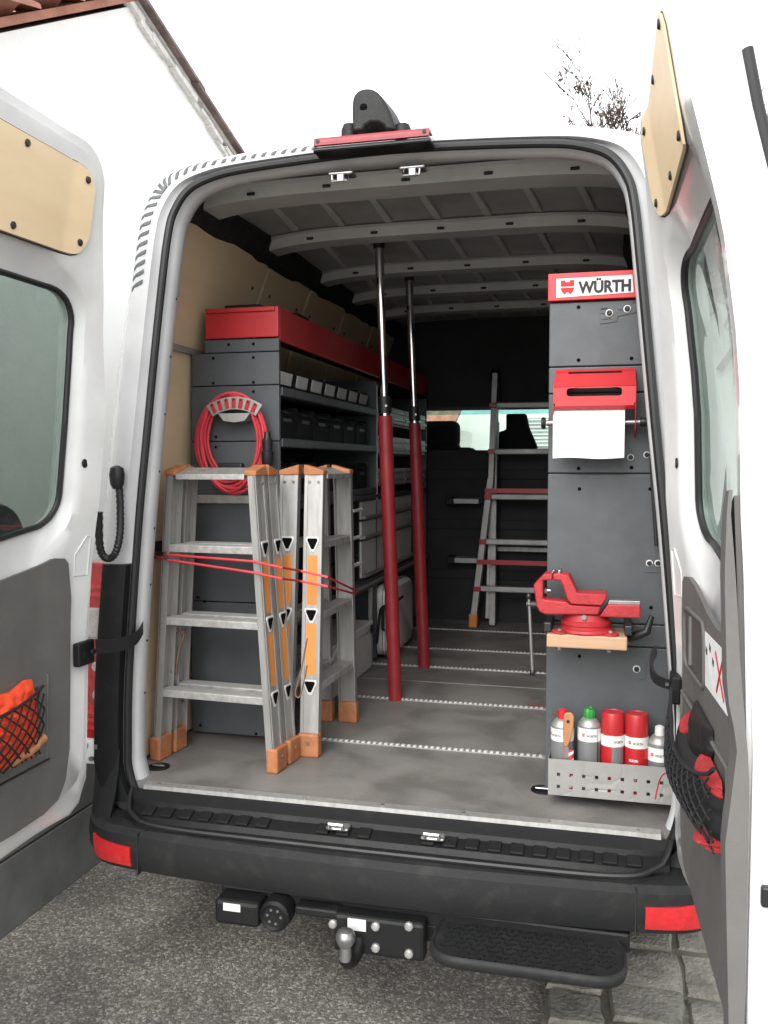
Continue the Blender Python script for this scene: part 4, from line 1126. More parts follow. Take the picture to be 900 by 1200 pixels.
box('divider_edge', 'aluminium_dull', shelf, XF + .003, XF + .009, YM - .009, YM - .003, 1.50, 2.08, bevel=.001)
box('counter', 'shelf_grey', shelf, -.843, XF + .010, YE + .02, YZ, 1.515, 1.535, bevel=.003)
bm_ = box('base_beam', 'shelf_grey', shelf, -.843, XF + .006, YE + .02, YZ, 1.075, 1.125, bevel=.003)
box('beam_edge', 'aluminium_dull', bm_, XF + .007, XF + .013, YE + .02, YZ, 1.092, 1.108, bevel=.002)
box('post', 'aluminium_dull', shelf, XF - .02, XF, 1.74, 1.765, .685, 1.074, bevel=.003)
box('post', 'shelf_grey', shelf, XF - .02, XF, 2.95, 2.98, .685, 1.074, bevel=.003)
# storage bins, three rows in the first bay
ORD = ('first', 'second', 'third', 'fourth', 'fifth', 'sixth', 'seventh')
def bin_(y, z, w, h, card, row, i):
    lab = ORD[i] + (' white-carded bin', ' dark grip-lipped bin', ' plain dark bin')[row] + ' from the end panel on the ' + ('top', 'middle', 'lowest')[row] + ' shelf'
    t = thing('storage_bin', (-.66, y, z), lab, 'bin', ('labelled bins on the top shelf', 'dark bins on the middle shelf', 'dark bins on the lowest shelf')[row])
    b = MB(); x0, x1 = -.80, XF - .022
    b.box(x0, x1, y - w / 2, y - w / 2 + .004, z + .002, z + h); b.box(x0, x1, y + w / 2 - .004, y + w / 2, z + .002, z + h)
    b.box(x0, x0 + .004, y - w / 2 + .0045, y + w / 2 - .0045, z + .002, z + h); b.box(x1 - .004, x1, y - w / 2 + .0045, y + w / 2 - .0045, z + .002, z + h * .86)
    b.box(x0 + .005, x1 - .005, y - w / 2 + .005, y + w / 2 - .005, z + .002, z + .006)
    b.build('tub', 'bin_dark', t, smooth=False)
    if card:
        MB().obox((x1 + .003, y, z + h * .52), (.0012, 0, .0), (0, w * .38, 0), (.004, 0, h * .28)).build('label_card', 'label_card', t)
    else:
        MB().prism([(x1 + .001, y - w * .30, z + h * .80), (x1 + .020, y - w * .20, z + h * .74), (x1 + .020, y + w * .20, z + h * .74), (x1 + .001, y + w * .30, z + h * .80)], (0, 0, .010)).build('grip', 'bin_dark', t)
        MB().obox((x1 + .002, y, z + h * .60), (.0012, 0, 0), (0, w * .22, 0), (0, 0, h * .05)).build('card_slot', 'shelf_grey', t)
for i in range(7): bin_(YE + .12 + i * .178, SH[0], .165, .080, True, 0, i)
for i in range(6): bin_(YE + .14 + i * .205, SH[1], .185, .125, False, 1, i)
for i in range(6): bin_(YE + .14 + i * .205, SH[2], .185, .125, False, 2, i)
# lower drawers of the first bay (seen past the ladders) and the second bay
def drawer(y0, y1, z0, z1, nm, lab, grp):
    t = thing(nm, ((XF + XBK) / 2, (y0 + y1) / 2, z0), lab, 'case', grp)
    box('front', 'drawer_silver', t, -.80, XF - .004, y0 + .006, y1 - .006, z0, z1, bevel=.003)
    for k in (.30, .74):
        zz = z0 + (z1 - z0) * k
        MB().box(XF - .003, XF + .006, y0 + .012, y1 - .012, zz - .008, zz + .006).build('grip_rail', 'aluminium', t, bevel=.002)
    return t
for k, (z0, z1) in enumerate(((1.905, 1.990), (1.742, 1.832), (1.575, 1.662))):
    for (y0, y1) in ((1.85, 2.46), (2.47, 3.08)):
        drawer(y0, y1, z0, z1, 'sliding_case', 'silver case in the ' + ('upper', 'middle', 'lowest')[k] + ' slot ' + ('next to the bin shelves' if y0 < 2 else 'next to the bulkhead'), ('silver cases in the upper slot', 'silver cases in the middle slot', 'silver cases in the lowest slot')[k])
    box('case_shelf', 'shelf_grey', shelf, -.843, XF - .03, 1.842, YZ - .03, z0 - .010, z0 - .001)
for y0, y1, lab in ((1.545, 2.10, 'wide silver drawer cabinet under the counter behind the near red pole'), (2.12, 2.66, 'wide silver drawer cabinet under the counter between the red poles')):
    t = thing('drawer_cabinet', (-.68, (y0 + y1) / 2, 1.13), lab, 'cabinet', 'silver drawer cabinets under the counter')
    box('carcass', 'shelf_grey', t, -.84, XF - .012, y0, y1, 1.126, 1.512)
    for (z0, z1) in ((1.42, 1.505), (1.325, 1.41), (1.14, 1.315)):
        dr = box('drawer', 'drawer_silver', t, XF - .0115, XF, y0 + .008, y1 - .008, z0, z1, bevel=.003)
        MB().box(XF + .0005, XF + .018, y0 + .012, y1 - .012, z0 + .002, z0 + .018).build('grip_rail', 'aluminium', dr, bevel=.002)
for i in range(3):
    t = thing('small_drawer', (-.68, 1.0, 1.14 + i * .125), ('lowest', 'middle', 'topmost')[i] + ' narrow drawer with white handle behind the sideways stepladder', 'drawer', 'narrow drawers beside the stepladder')
    box('front', 'bin_dark', t, -.80, XF - .006, .70, 1.52, 1.135 + i * .125, 1.25 + i * .125, bevel=.003)
    for dy in (1.44, 1.36):
        MB().tube([(XF - .006, dy - .02, 1.22 + i * .125), (XF + .022, dy - .02, 1.222 + i * .125), (XF + .022, dy + .05, 1.222 + i * .125), (XF - .006, dy + .05, 1.22 + i * .125)], .006, n=6).build('handle', 'white_plastic', t)

# ---- boxes lying on top of the shelving
for x0, x1, nm in ((205, 270, 'a'), (345, 400, 'b')): pass
MB().box(-.74, -.60, .52, .66, 2.2155, 2.262).build('black_case', 'bin_dark', label='flat black case lying on top of the red shelf header', cat='case', bevel=.006)
MB().box(-.66, -.56, .80, .95, 2.2155, 2.275).build('black_box', 'bin_dark', label='small black box behind the flat case on the shelving top', cat='box', bevel=.004)

# ---- red hose coil with its wall bracket
YC = .435
cc = PX(273, 515, 'y', YC)
rc = random.Random(4); coilb = MB()
for k in range(7):
    pts = []
    rx = .128 - .0085 * (k % 4) + rc.uniform(-.004, .004); rz = .155 - .006 * (k % 4) + rc.uniform(-.004, .004)
    ox = (k - 3) * .0045; y = YC - .008 - .0075 * (k % 3)
    for i in range(48):
        a = 2 * math.pi * i / 48
        bt = max(0, -math.sin(a))
        pts.append((cc.x + ox + rx * math.cos(a) + .010 * bt * (k - 3) * .3, y + .004 * math.sin(3 * a + k), cc.z + rz * math.sin(a) - (.022 * bt * (k % 3)) + (.008 * (k % 3) if math.sin(a) > .6 else 0)))
    coilb.tube(pts, .0058, n=7, closed=True)
coil = coilb.build('hose_coil', 'red_cord', label='coiled red hose hanging on the end of the grey shelving', cat='hose')
q = PX(314, 528, 'y', YC - .03)
MB().lathe((q.x, YC - .035, q.z - .055), [(.014, 0), (.020, .01), (.022, .05), (.017, .055), (.019, .09), (.012, .10), (.010, .12)], n=16).build('plug', 'rubber', coil)
q = PX(270, 547, 'y', YC - .03)
MB().box(q.x - .045, q.x + .05, YC - .045, YC - .015, q.z - .014, q.z + .014).build('clamp', 'rubber', coil, bevel=.008)
bt_ = thing('hose_bracket', (cc.x, YC, cc.z + .1), 'curved aluminium bracket with red slots holding the red hose coil', 'bracket')
ctr = PX(275, 530, 'y', YC - .03)
arcp = lambda r, a: (ctr.x + r * 1.0 * math.sin(a), YC - .034, ctr.z + r * math.cos(a))
R1, R2 = .150, .196
poly = [arcp(R2, R(-33 + 66 * i / 16)) for i in range(17)] + [arcp(R1, R(33 - 66 * i / 16)) for i in range(17)]
plate = MB().prism(poly, (0, .008, 0)).build('plate', 'aluminium', bt_, bevel=.002)
MB().prism([arcp(.118, R(-20)), arcp(.150, R(-24)), arcp(.150, R(24)), arcp(.118, R(20)), arcp(.105, R(0))], (0, .062, 0)).build('stem', 'aluminium', bt_)
for i in range(7):
    a = R(-26 + 8.7 * i)
    c = Vector(arcp(.173, a)) + Vector((0, -.003, 0))
    rd = Vector((math.sin(a), 0, math.cos(a))); td = Vector((math.cos(a), 0, -math.sin(a)))
    MB().obox(c, rd * .017, td * .0075, (0, .0022, 0)).build('slot', 'red_paint', plate, bevel=.003)
    MB().cyl(c + rd * .012 + Vector((0, -.003, 0)), c + rd * .012 + Vector((0, -.005, 0)), .004, n=8).build('stud', 'ink', plate)

# ================================================================== STEPLADDERS
def stepladder(name, org, aw, ad, label, lean=0.0):
    """org: foot centre of the front frame; aw: width direction, ad: from the front frame to the rear frame"""
    org, aw, ad = Vector(org), Vector(aw).normalized(), Vector(ad).normalized()
    t = thing(name, org, label, 'stepladder', 'folded stepladders strapped together')
    Ht = 0.972; Z = Vector((0, 0, 1))
    hw = lambda h: .222 + (.158 - .222) * h / Ht          # half width at height h
    for fi in (0, 1):
        d0 = fi * .097; dtop = fi * .090
        base = lambda h: org + ad * (d0 + (dtop - d0) * h / Ht) + Z * h
        for s in (-1, 1):
            b = MB(); wd = .013; dp = .033
            # C-section: web plus two flanges
            p0 = base(.03) + aw * (s * hw(.03)); p1 = base(Ht - .004) + aw * (s * hw(Ht))
            dirv = (p1 - p0)
            so = aw * s
            b.obox((p0 + p1) / 2, dirv / 2, so * .0016, ad * dp)
            for e in (-1, 1):
                b.obox((p0 + p1) / 2 - so * .011 + ad * (e * (dp - .0016)), dirv / 2, so * .0125, ad * .0016)
                b.obox((p0 + p1) / 2 + so * .0025 + ad * (e * (dp - .006)), dirv / 2, so * .0022, ad * .0058)
            st = b.build('stile', 'aluminium', t, smooth=False)
            # foot and cap of orange plastic
            f0 = org + ad * d0 + aw * (s * hw(0))
            MB().obox(f0 + Z * .041 - so * .007, aw * .020, ad * .0375, Z * .041).build('foot', 'orange_plastic', t, bevel=.007)
            MB().cyl(f0 + Z * .05 + so * .0135, f0 + Z * .05 + so * .0165, .007, n=10).build('screw', 'steel', t)
            c0 = base(Ht) + aw * (s * hw(Ht)); hh = .026 * (1 if fi == 0 else 1)
            cap = [c0 - ad * .036 - Z * .006, c0 + ad * .036 - Z * .006, c0 + ad * .036 + Z * (.010 if fi == 1 else .030), c0 - ad * .036 + Z * (.030 if fi == 1 else .010)]
            MB().prism([q + so * .008 for q in cap], -so * .042).build('cap', 'orange_plastic', t, bevel=.003)
            # rivets under the cap
            for e in (-1, 1):
                q = base(Ht - .03) + aw * (s * hw(Ht - .03)) + ad * (e * .016)
                MB().cyl(q + so * .0015, q + so * .005, .005, n=8).build('rivet', 'steel', st)
            # triangular step ends on the outer face and orange stickers between them
            for k, h in enumerate((.735, .49, .245)):
                q = base(h) + aw * (s * (hw(h) + .003))
                tri = [q + ad * a * 1.12 - Z * z * 1.2 for a, z in ((-.020, -.016), (.020, -.016), (.023, -.008), (.006, .028), (-.006, .028), (-.023, -.008))]
                rim = MB().prism(tri, so * .003).build('step_end', 'drawer_silver', st, bevel=.0015)
                tri2 = [q + ad * a * .80 - Z * z * .84 + so * .0034 for a, z in ((-.020, -.016), (.020, -.016), (.023, -.008), (.006, .028), (-.006, .028), (-.023, -.008))]
                MB().prism(tri2, so * .0006).build('step_socket', 'hole_black', rim)
            for h0, h1 in ((.52, .69), (.28, .455)):
                q0 = base(h0) + aw * (s * (hw(h0) + .0021)); q1 = base(h1) + aw * (s * (hw(h1) + .0021))
                MB().obox((q0 + q1) / 2, (q1 - q0) / 2, so * .0004, ad * .0175).build('sticker', 'orange_sticker', st)
        # steps
        for h in (.735, .49, .245):
            w = hw(h) - .004; c = base(h)
            sp_ = MB().obox(c - Z * .012, aw * w, ad * .030, Z * .012).build('step', 'aluminium_tread', t, bevel=.002)
            for e in range(-3, 4):
                MB().obox(c + ad * (e * .0078) + Z * .0008, aw * (w - .012), ad * .0014, Z * .0010).build('tread_groove', 'aluminium_dull', sp_)
        c = base(Ht - .006)
        MB().obox(c + Z * .006, aw * (hw(Ht) - .034), ad * .036 + Z * (.011 if fi == 0 else -.011), Z * .009).build('top_step', 'aluminium_tread', t, bevel=.002)
    # folding stay
    for s in (-1, 1):
        a = org + aw * (s * .19) + Z * .30 + ad * .03; b_ = org + aw * (s * .19) + Z * .17 + ad * .10
        MB().bar(a, b_, aw, .0015, .006).build('stay', 'steel', t)
    return t
stepladder('stepladder', (-.628, .185, .68), (.985, -.05, 0), (.10, 1, 0), 'aluminium stepladder with orange feet facing the open rear doors')
stepladder('stepladder', (-.350, .555, .68), (-.03, -1, 0), (-1, -.02, 0), 'aluminium stepladder with orange feet turned sideways beside the red pole')
# straps of orange webbing tied on the ladders
for pts in (((360, 748, .24), (352, 790, .235), (346, 812, .235), (352, 815, .235), (360, 780, .24)), ):
    MB().tube(crom([PX(x, y, 'y', yy) for x, y, yy in pts], 5), .003, n=6).build('ladder_cord', 'rust_steel', label='thin brown cord hanging between the two stepladders', cat='cord')
q = PX(202, 760, 'y', .20)
MB().tube(crom([(q.x - .035, .245, q.z + .05), (q.x, .235, q.z + .045), (q.x + .025, .24, q.z + .05), (q.x + .005, .235, q.z - .02), (q.x - .01, .24, q.z - .10)], 6), .004, n=6).build('ladder_cord', 'rust_steel', label='knotted brown cord hanging inside the stepladder facing the doors', cat='cord')

# ---- red lashing cord round both ladders, and its wall anchor
an = thing('lashing_anchor', (-.87, .15, 1.42), 'black wall rail anchor holding the red lashing cord', 'anchor')
q = PX(175, 646, 'x', -.872)
box('plate', 'black_plastic', an, -.8845, -.872, q.y - .06, q.y + .14, q.z - .028, q.z + .028, bevel=.003)
for k in range(3):
    box('slot', 'ink', an, -.8718, -.8705, q.y - .035 + k * .03, q.y - .015 + k * .03, q.z - .010, q.z + .010)
cord1 = [PX(182, 648, 'y', .16), PX(196, 650, 'y', .142), PX(297, 658, 'y', .118), PX(330, 665, 'y', .135), PX(352, 669, 'y', .285), PX(383, 676, 'y', .288), PX(417, 692, 'y', .78), PX(417, 696, 'y', .80)]
cord2 = [PX(182, 651, 'y', .16), PX(196, 656, 'y', .142), PX(297, 671, 'y', .118), PX(330, 678, 'y', .135), PX(352, 681, 'y', .285), PX(383, 687, 'y', .288), PX(417, 696, 'y', .78), PX(417, 694, 'y', .80)]
cb = MB().tube(cord1, .0042, n=8).tube(cord2, .0042, n=8)
cord = cb.build('bungee_rope', 'red_cord', label='red elastic cord stretched twice across both stepladders', cat='cord')
MB().tube([PX(178, 648, 'x', -.86), PX(186, 649, 'y', .15), PX(193, 648, 'y', .142), PX(196, 656, 'y', .142)], .006, n=8).build('hook', 'rubber', cord)

# ================================================================== RED TELESCOPIC POLES
def pole(base, top, zs, lab):
    t = thing('telescopic_pole', base, lab, 'pole', 'red telescopic load poles')
    a, b = Vector(base), Vector(top); at = lambda z: a.lerp(b, (z - a.z) / (b.z - a.z))
    rp = random.Random(int(a.y * 100)); nz = 64
    MB().tube([at(.681 + (zs - .681) * i / nz) for i in range(nz + 1)], [.0292 + rp.uniform(-.0005, .0006) for i in range(nz + 1)], n=24).build('sleeve', 'red_pole', t, ang=50)
    MB().tube([at(zs + .0005), at(zs + .010)], [.024, .024], n=20).build('collar', 'chrome', t)
    cl_ = MB().tube([at(zs + .011), at(zs + .08)], [.0285, .0275], n=20).build('clamp', 'rubber', t)
    q = at(zs + .04); MB().cyl(q + Vector((.012, -.024, 0)), q + Vector((.013, -.030, 0)), .005, n=8).build('bolt', 'steel', cl_)
    MB().tube([at(zs + .076), at(2.36), at(b.z - .04)], .0165, n=20).build('inner_tube', 'chrome', t)
    MB().tube([at(b.z - .15), at(b.z - .03)], .0185, n=16).build('spring', 'steel', t)
    MB().tube([at(b.z - .03), at(b.z)], [.022, .024], n=16).build('head', 'rubber', t)
pole((-.244, 1.133, .68), (-.302, 1.08, 2.60), 1.885, 'red telescopic pole with chrome top beside the sideways stepladder')
pole((-.248, 1.765, .68), (-.325, 1.75, 2.60), 1.885, 'red telescopic pole with chrome top standing deeper in the van')

# ================================================================== COMBINATION LADDER BY THE BULKHEAD
lad = thing('combination_ladder', (.1, 2.92, .68), 'grey combination ladder with red rung straps leaning against the bulkhead', 'ladder')
def rail(p0, p1, w=.019, d=.030, m='aluminium_dull', nm='rail', par=None):
    return MB().bar(p0, p1, (1, 0, 0), w, d).build(nm, m, par or lad, bevel=.003)
YL = 2.92
for sx in (-1, 1):
    cx = .17
    X = lambda v: cx + sx * v
    rail((X(.345), YL, .73), (X(.245), YL + .02, 1.60))
    rail((X(.235), YL + .06, .69), (X(.235), YL + .12, 2.20))
    rail((X(.268), YL + .12, .72), (X(.235), YL + .17, 1.95), m='steel')
    rail((X(.245), YL + .02, 1.55), (X(.228), YL + .07, 2.24), w=.017)
    MB().box(X(.345) - .026, X(.345) + .026, YL - .035, YL + .035, .681, .765).build('foot', 'orange_sticker', lad, bevel=.008)
    MB().box(X(.235) - .02, X(.235) + .02, YL + .035, YL + .10, .681, .70).build('foot', 'rubber', lad, bevel=.004)
    MB().lathe((X(.232), YL + .08, 2.22), [(.03, -.03), (.032, 0), (.026, .04), (.012, .055), (.0, .058)], n=12).build('cap', 'rubber', lad)
for i, z in enumerate((2.045, 1.765, 1.49, 1.215, .925)):
    wv = lerp(z, [(.7, .345), (1.6, .245), (2.3, .228)])
    rg_ = MB().box(.17 - wv, .17 + wv, YL - .022 + .03 * (z > 1.55), YL + .022 + .03 * (z > 1.55), z - .02, z + .014).build('rung', 'aluminium_dull', lad, bevel=.006)
    for e in (-1, 1):
        MB().box(.17 + e * wv - .022, .17 + e * wv + .022, YL - .036 + .03 * (z > 1.55), YL - .028 + .03 * (z > 1.55), z - .018, z + .012).build('rung_cap', 'red_paint', rg_, bevel=.003)
for z in (1.525, 1.09):
    wv = lerp(z, [(.7, .345), (1.6, .245)]) + .02
    MB().box(.17 - wv, .17 + wv, YL - .040, YL - .034, z - .014, z + .014).build('strap', 'red_paint', lad)
box('cross_brace', 'aluminium', lad, -.05, .40, YL + .14, YL + .16, 1.14, 1.17, bevel=.003)

# ---- cases on the floor by the shelving
cs = thing('hard_case', (-.47, 2.0, .68), 'white hard case standing on edge behind the near red pole', 'case')
b = MB()
cpts = rrect(1.86, 2.36, .70, 1.06, .06, 6)
b.loft([[Vector((-.52, y, z)) for y, z in cpts], [Vector((-.455, y, z)) for y, z in cpts], [Vector((-.435, 2.11 + (y - 2.11) * .94, .88 + (z - .88) * .92)) for y, z in cpts]], cap=True)
b.build('shell', 'drawer_silver', cs, ang=50)
for xx_ in (-.485, -.470):
    MB().tube([(xx_, y, z) for y, z in rrect(1.857, 2.363, .697, 1.063, .06, 6)], .003, n=6, closed=True).build('rim', 'aluminium_dull', cs)
MB().tube([(-.475, 1.855, .84), (-.475, 1.825, .85), (-.475, 1.825, .95), (-.475, 1.855, .96)], .008, n=8).build('handle', 'rubber', cs)
pb = thing('aluminium_box', (-.6, 1.4, .68), 'low aluminium box with folded lid on the floor under the shelving', 'box')
box('body', 'drawer_silver', pb, -.80, -.50, 1.05, 1.70, .684, .87, bevel=.004)
ld_ = box('lid', 'drawer_silver', pb, -.805, -.492, 1.045, 1.705, .872, .915, bevel=.006)
box('latch', 'black_plastic', ld_, -.4915, -.482, 1.645, 1.685, .862, .90, bevel=.003)
# black strap bundle behind the case
MB().tube(crom([(-.50, 1.80, .78), (-.485, 1.80, .92), (-.47, 1.80, .965), (-.42, 1.83, .985), (-.40, 1.95, 1.0)], 6), .007, n=8).build('strap', 'rubber', label='black strap looped in front of the white hard case', cat='strap')

# ================================================================== RIGHT CABINET
XC0 = .452
cab = thing('cabinet', (.65, .8, .68), 'tall dark grey cabinet with a red sign header at the right', 'cabinet')
def xr(z): return lerp(z, [(.7, .835), (1.6, .815), (2.0, .775), (2.25, .715)])
YCf = .20
box('carcass', 'shelf_grey', cab, XC0 + .004, .70, YCf + .02, 1.6, .685, 2.24)
box('carcass_side', 'shelf_grey', cab, .701, .80, YCf + .02, 1.6, .685, 1.9)
def cpanel(z0, z1, holes):
    e = MB().prism([(XC0, YCf, z0 + .0015), (xr(z0), YCf, z0 + .0015), (xr(z1), YCf, z1 - .0015), (XC0, YCf, z1 - .0015)], (0, .018, 0)).build('panel', 'cabinet_grey', cab, bevel=.003)
    for x, y in holes:
        p = PX(x, y, 'y', YCf)
        MB().cyl((p.x, YCf + .001, p.z), (p.x, YCf - .0015, p.z), .0055, n=10).build('hole', 'hole_black', e)
    return e
pA = cpanel(1.972, 2.163, ((678, 360), (678, 422), (740, 420)))
pB = cpanel(1.893, 1.972, ())
pC = cpanel(1.655, 1.893, ((678, 549), (740, 548)))
pD = cpanel(1.208, 1.655, ((679, 573), (762, 573), (763, 712)))
pE = cpanel(1.140, 1.208, ())
pF = cpanel(.690, 1.140, ((679, 769),))
# header sign
sg = MB().prism([(XC0 - .004, YCf - .012, 2.166), (.715, YCf - .012, 2.166), (.700, YCf - .012, 2.246), (XC0 - .004, YCf - .012, 2.246)], (0, .03, 0)).build('sign', 'red_bright', cab, bevel=.002)
YT = YCf - .0125
a = PX(652, 349, 'y', YT); b = PX(652, 327, 'y', YT); c = PX(741, 322, 'y', YT); d = PX(742.5, 342.5, 'y', YT)
MB().prism([a, b, c, d], (0, -.0012, 0)).build('sign_plate', 'white_plastic', sg, smooth=False)
zb = PX(700, 343.2, 'y', YT).z; zt = PX(700, 328, 'y', YT).z
xt0 = PX(678, 338, 'y', YT).x; xt1 = PX(739, 334, 'y', YT).x
lt_ = MB()
for k, (dx, dz) in enumerate(((0, 0), (.0011, 0), (-.0011, 0), (0, .0009), (0, -.0009))):
    q = text('WÜRTH', xt1 - xt0, (zt - zb) * 1.13, lambda x, y: (xt0 + x + dx, YT - .0020 - .0002 * k, zb + y + dz), bold=.02); lt_.add(q.v, q.f)
lt_.build('lettering', 'ink', sg, smooth=False)
xl0 = PX(657, 340, 'y', YT).x; wl = PX(673, 340, 'y', YT).x - xl0; zl0 = PX(665, 346, 'y', YT).z; hl = PX(665, 328.5, 'y', YT).z - zl0
def emblem(par, m, f):
    for poly in ([(0, .58), (0, 1), (.30, 1), (.36, .88), (.64, .88), (.70, 1), (1, 1), (1, .58)],
                 [(0, .50), (1, .50), (.94, .28), (.80, .12), (.66, .02), (.60, .18), (.40, .18), (.34, .02), (.20, .12), (.06, .28)]):
        MB().add([f(x, y) for x, y in poly], [tuple(range(len(poly)))]).build('emblem', m, par, smooth=False)
emblem(sg, 'ink_red', lambda x, y: (xl0 + wl * x, YT - .0022, zl0 + hl * y))
# lock knobs with white rings and their small plates
def knob(x, y, par, r=.011):
    p = PX(x, y, 'y', YCf - .003)
    k = MB().lathe((p.x, YCf - .0025, p.z), [(r, 0), (r, .002), (r * .9, .003), (.0, .003)], n=20, axis=(0, -1, 0)).build('lock_ring', 'white_plastic', par)
    MB().lathe((p.x, YCf - .0056, p.z), [(r * .72, 0), (r * .72, .003), (r * .5, .006), (.0, .006)], n=16, axis=(0, -1, 0)).build('lock_core', 'ink', k)
def plate(pts, par):
    q = MB().prism([PX(x, y, 'y', YCf - .0005) for x, y in pts], (0, -.0018, 0)).build('lock_plate', 'cabinet_grey', par, bevel=.0006); return q
plate(((703, 366), (703, 380), (723, 377), (724, 371), (747, 366), (747, 354)), pA)
for (x, y) in ((714, 367), (735, 362)): knob(x, y, pA)
for i, (x0, x1, y) in enumerate(((704, 712, 362), (704, 709, 368), (706, 716, 374.5), (725, 730, 363.5), (741, 746, 355))):
    a = PX(x0, y, 'y', YCf - .0024); b = PX(x1, y - 1.2, 'y', YCf - .0024)
    MB().bar(a, b, (0, 1, 0), .0005, .0014).build('slot', 'ink', pA)
for (x, y) in ((739, 536), (758, 533)): knob(x, y, pC, .010)
plate(((755, 650), (755, 671), (776, 671), (776, 650)), pD)
for (x, y) in ((761, 660), (771, 660)): knob(x, y, pD, .010)
plate(((737, 772), (737, 796), (757, 796), (757, 772)), pF)
knob(746, 784, pF, .011)
# black tube clipped along the right edge of the cabinet
tubeb = MB().tube([PX(762, 470, 'y', .14), PX(765, 560, 'y', .14), PX(770, 640, 'y', .14)], .007, n=8)
tubeb.build('clip_rod', 'cable_black', cab)

# ---- paper towel holder
YH = .085
th = thing('towel_holder', (.57, .14, 1.7), 'bright red sheet metal paper towel holder with hand slot on the cabinet', 'towel holder')
P = lambda x, y, yy=YH: PX(x, y, 'y', yy)
zt_, zm_, zb_ = P(697, 430).z, P(697, 453).z, P(697, 478).z
xa, xb = P(649, 455).x, P(745, 455).x
b = MB()
# back, sloping top with slot, front with slot: built from strips round the slots
def strip(x0, x1, pa, pb): b.add([(x0, *pa), (x1, *pa), (x1, *pb), (x0, *pb)], [(0, 1, 2, 3)])
top_b, top_f, fr_b, lipp = (YCf - .004, zt_ + .004), (YH, zm_), (YH - .002, zb_ + .006), (YH + .010, zb_ - .004)
def L2(p, q, t): return (p[0] + (q[0] - p[0]) * t, p[1] + (q[1] - p[1]) * t)
s0, s1 = P(664, 455).x, P(729, 455).x
strip(xa, xb, top_b, L2(top_b, top_f, .12)); strip(xa, s0, L2(top_b, top_f, .12), L2(top_b, top_f, .26)); strip(s1, xb, L2(top_b, top_f, .12), L2(top_b, top_f, .26)); strip(xa, xb, L2(top_b, top_f, .26), top_f)
strip(xa, xb, fr_b, lipp)
hold = b.build('hood', 'red_bright', th, smooth=False)
md = hold.modifiers.new('solid', 'SOLIDIFY'); md.thickness = .0016
# front plate with rounded slot
fp = MB(); n = 40
ou = [(xa, zb_ + .006), (xb, zb_ + .006), (xb, zm_), (xa, zm_)]
slot = rrect(s0, s1, P(697, 462.5).z, P(697, 451).z, .010, 5)
def edge_pt(cx, cz, dx, dz):
    ts = []
    if dx: ts.append(((xb if dx > 0 else xa) - cx) / dx)
    if dz: ts.append(((zm_ if dz > 0 else zb_ + .006) - cz) / dz)
    t = min(ts); return (cx + dx * t, cz + dz * t)
zslot = P(697, 459).z; zslot_b = P(697, 464).z
slot = rrect(s0, s1, zslot_b, P(697, 454.5).z, .009, 6)
cx, cz = (s0 + s1) / 2, (zslot_b + P(697, 454.5).z) / 2
rim_ = [edge_pt(cx, cz, x - cx, (z - cz) * 4.0) for x, z in slot]
fp.loft([[Vector((x, YH - .0005, z)) for x, z in slot], [Vector((x, YH - .0005, z)) for x, z in rim_], [Vector((x, YH + .0012, z)) for x, z in rim_], [Vector((x, YH + .0012, z)) for x, z in slot], [Vector((x, YH - .0005, z)) for x, z in slot]])
fp.build('front_plate', 'red_bright', th, smooth=False)
for x0 in (xa - .0015, xb):
    MB().prism([(x0, YCf - .002, zt_ + .004), (x0, YH, zm_), (x0, YH, zb_), (x0, YH + .02, P(697, 505).z), (x0, YCf - .002, P(697, 512).z)], (.0015, 0, 0)).build('side_plate', 'red_bright', th)
zr = P(697, 495, YH + .04).z
MB().cyl((xa - .022, YH + .050, zr), (xb + .016, YH + .050, zr), .0085, n=14).build('spindle', 'steel', th)
MB().lathe((xa - .026, YH + .05, zr), [(.016, 0), (.018, .006), (.016, .012)], n=16, axis=(-1, 0, 0)).build('end_knob', 'rubber', th)
MB().lathe((xb + .014, YH + .05, zr), [(.012, 0), (.014, .006), (.012, .022)], n=16, axis=(1, 0, 0)).build('end_knob', 'rubber', th)
pr_ = thing('paper_roll', (.57, YH + .05, zr - .05), 'white paper towel roll with a loose sheet hanging from the red holder', 'paper roll')
x0, x1 = P(648, 500).x, P(732, 500).x
MB().lathe((x0, YH + .050, zr), [(.018, 0), (.046, .0), (.046, x1 - x0), (.018, x1 - x0)], n=36, axis=(1, 0, 0)).build('roll', 'paper', pr_)
MB().cyl((x1 - .002, YH + .05, zr), (x1 + .0015, YH + .05, zr), .019, n=16).build('core', 'beech', pr_)
zbm = P(690, 537, YH).z
def sheet(u, v, sd_):
    x = x0 + (x1 - x0) * u
    if v < .25:
        a = R(90 * (v / .25)); y = YH + .05 - .0475 * math.sin(a) ; z = zr + .0475 * math.cos(a)
    else:
        t = (v - .25) / .75; z = zr + (zbm - zr) * t; y = YH + .0025 - .004 * math.sin(t * 3) + .0035 * math.sin(u * 5 + t * 3) * t
    return (x, y - (0 if sd_ else .0007), z + (.002 * math.sin(u * 7) if v > .98 else 0))
MB().slab(sheet, 24, 24).build('loose_sheet', 'paper', pr_, ang=70)

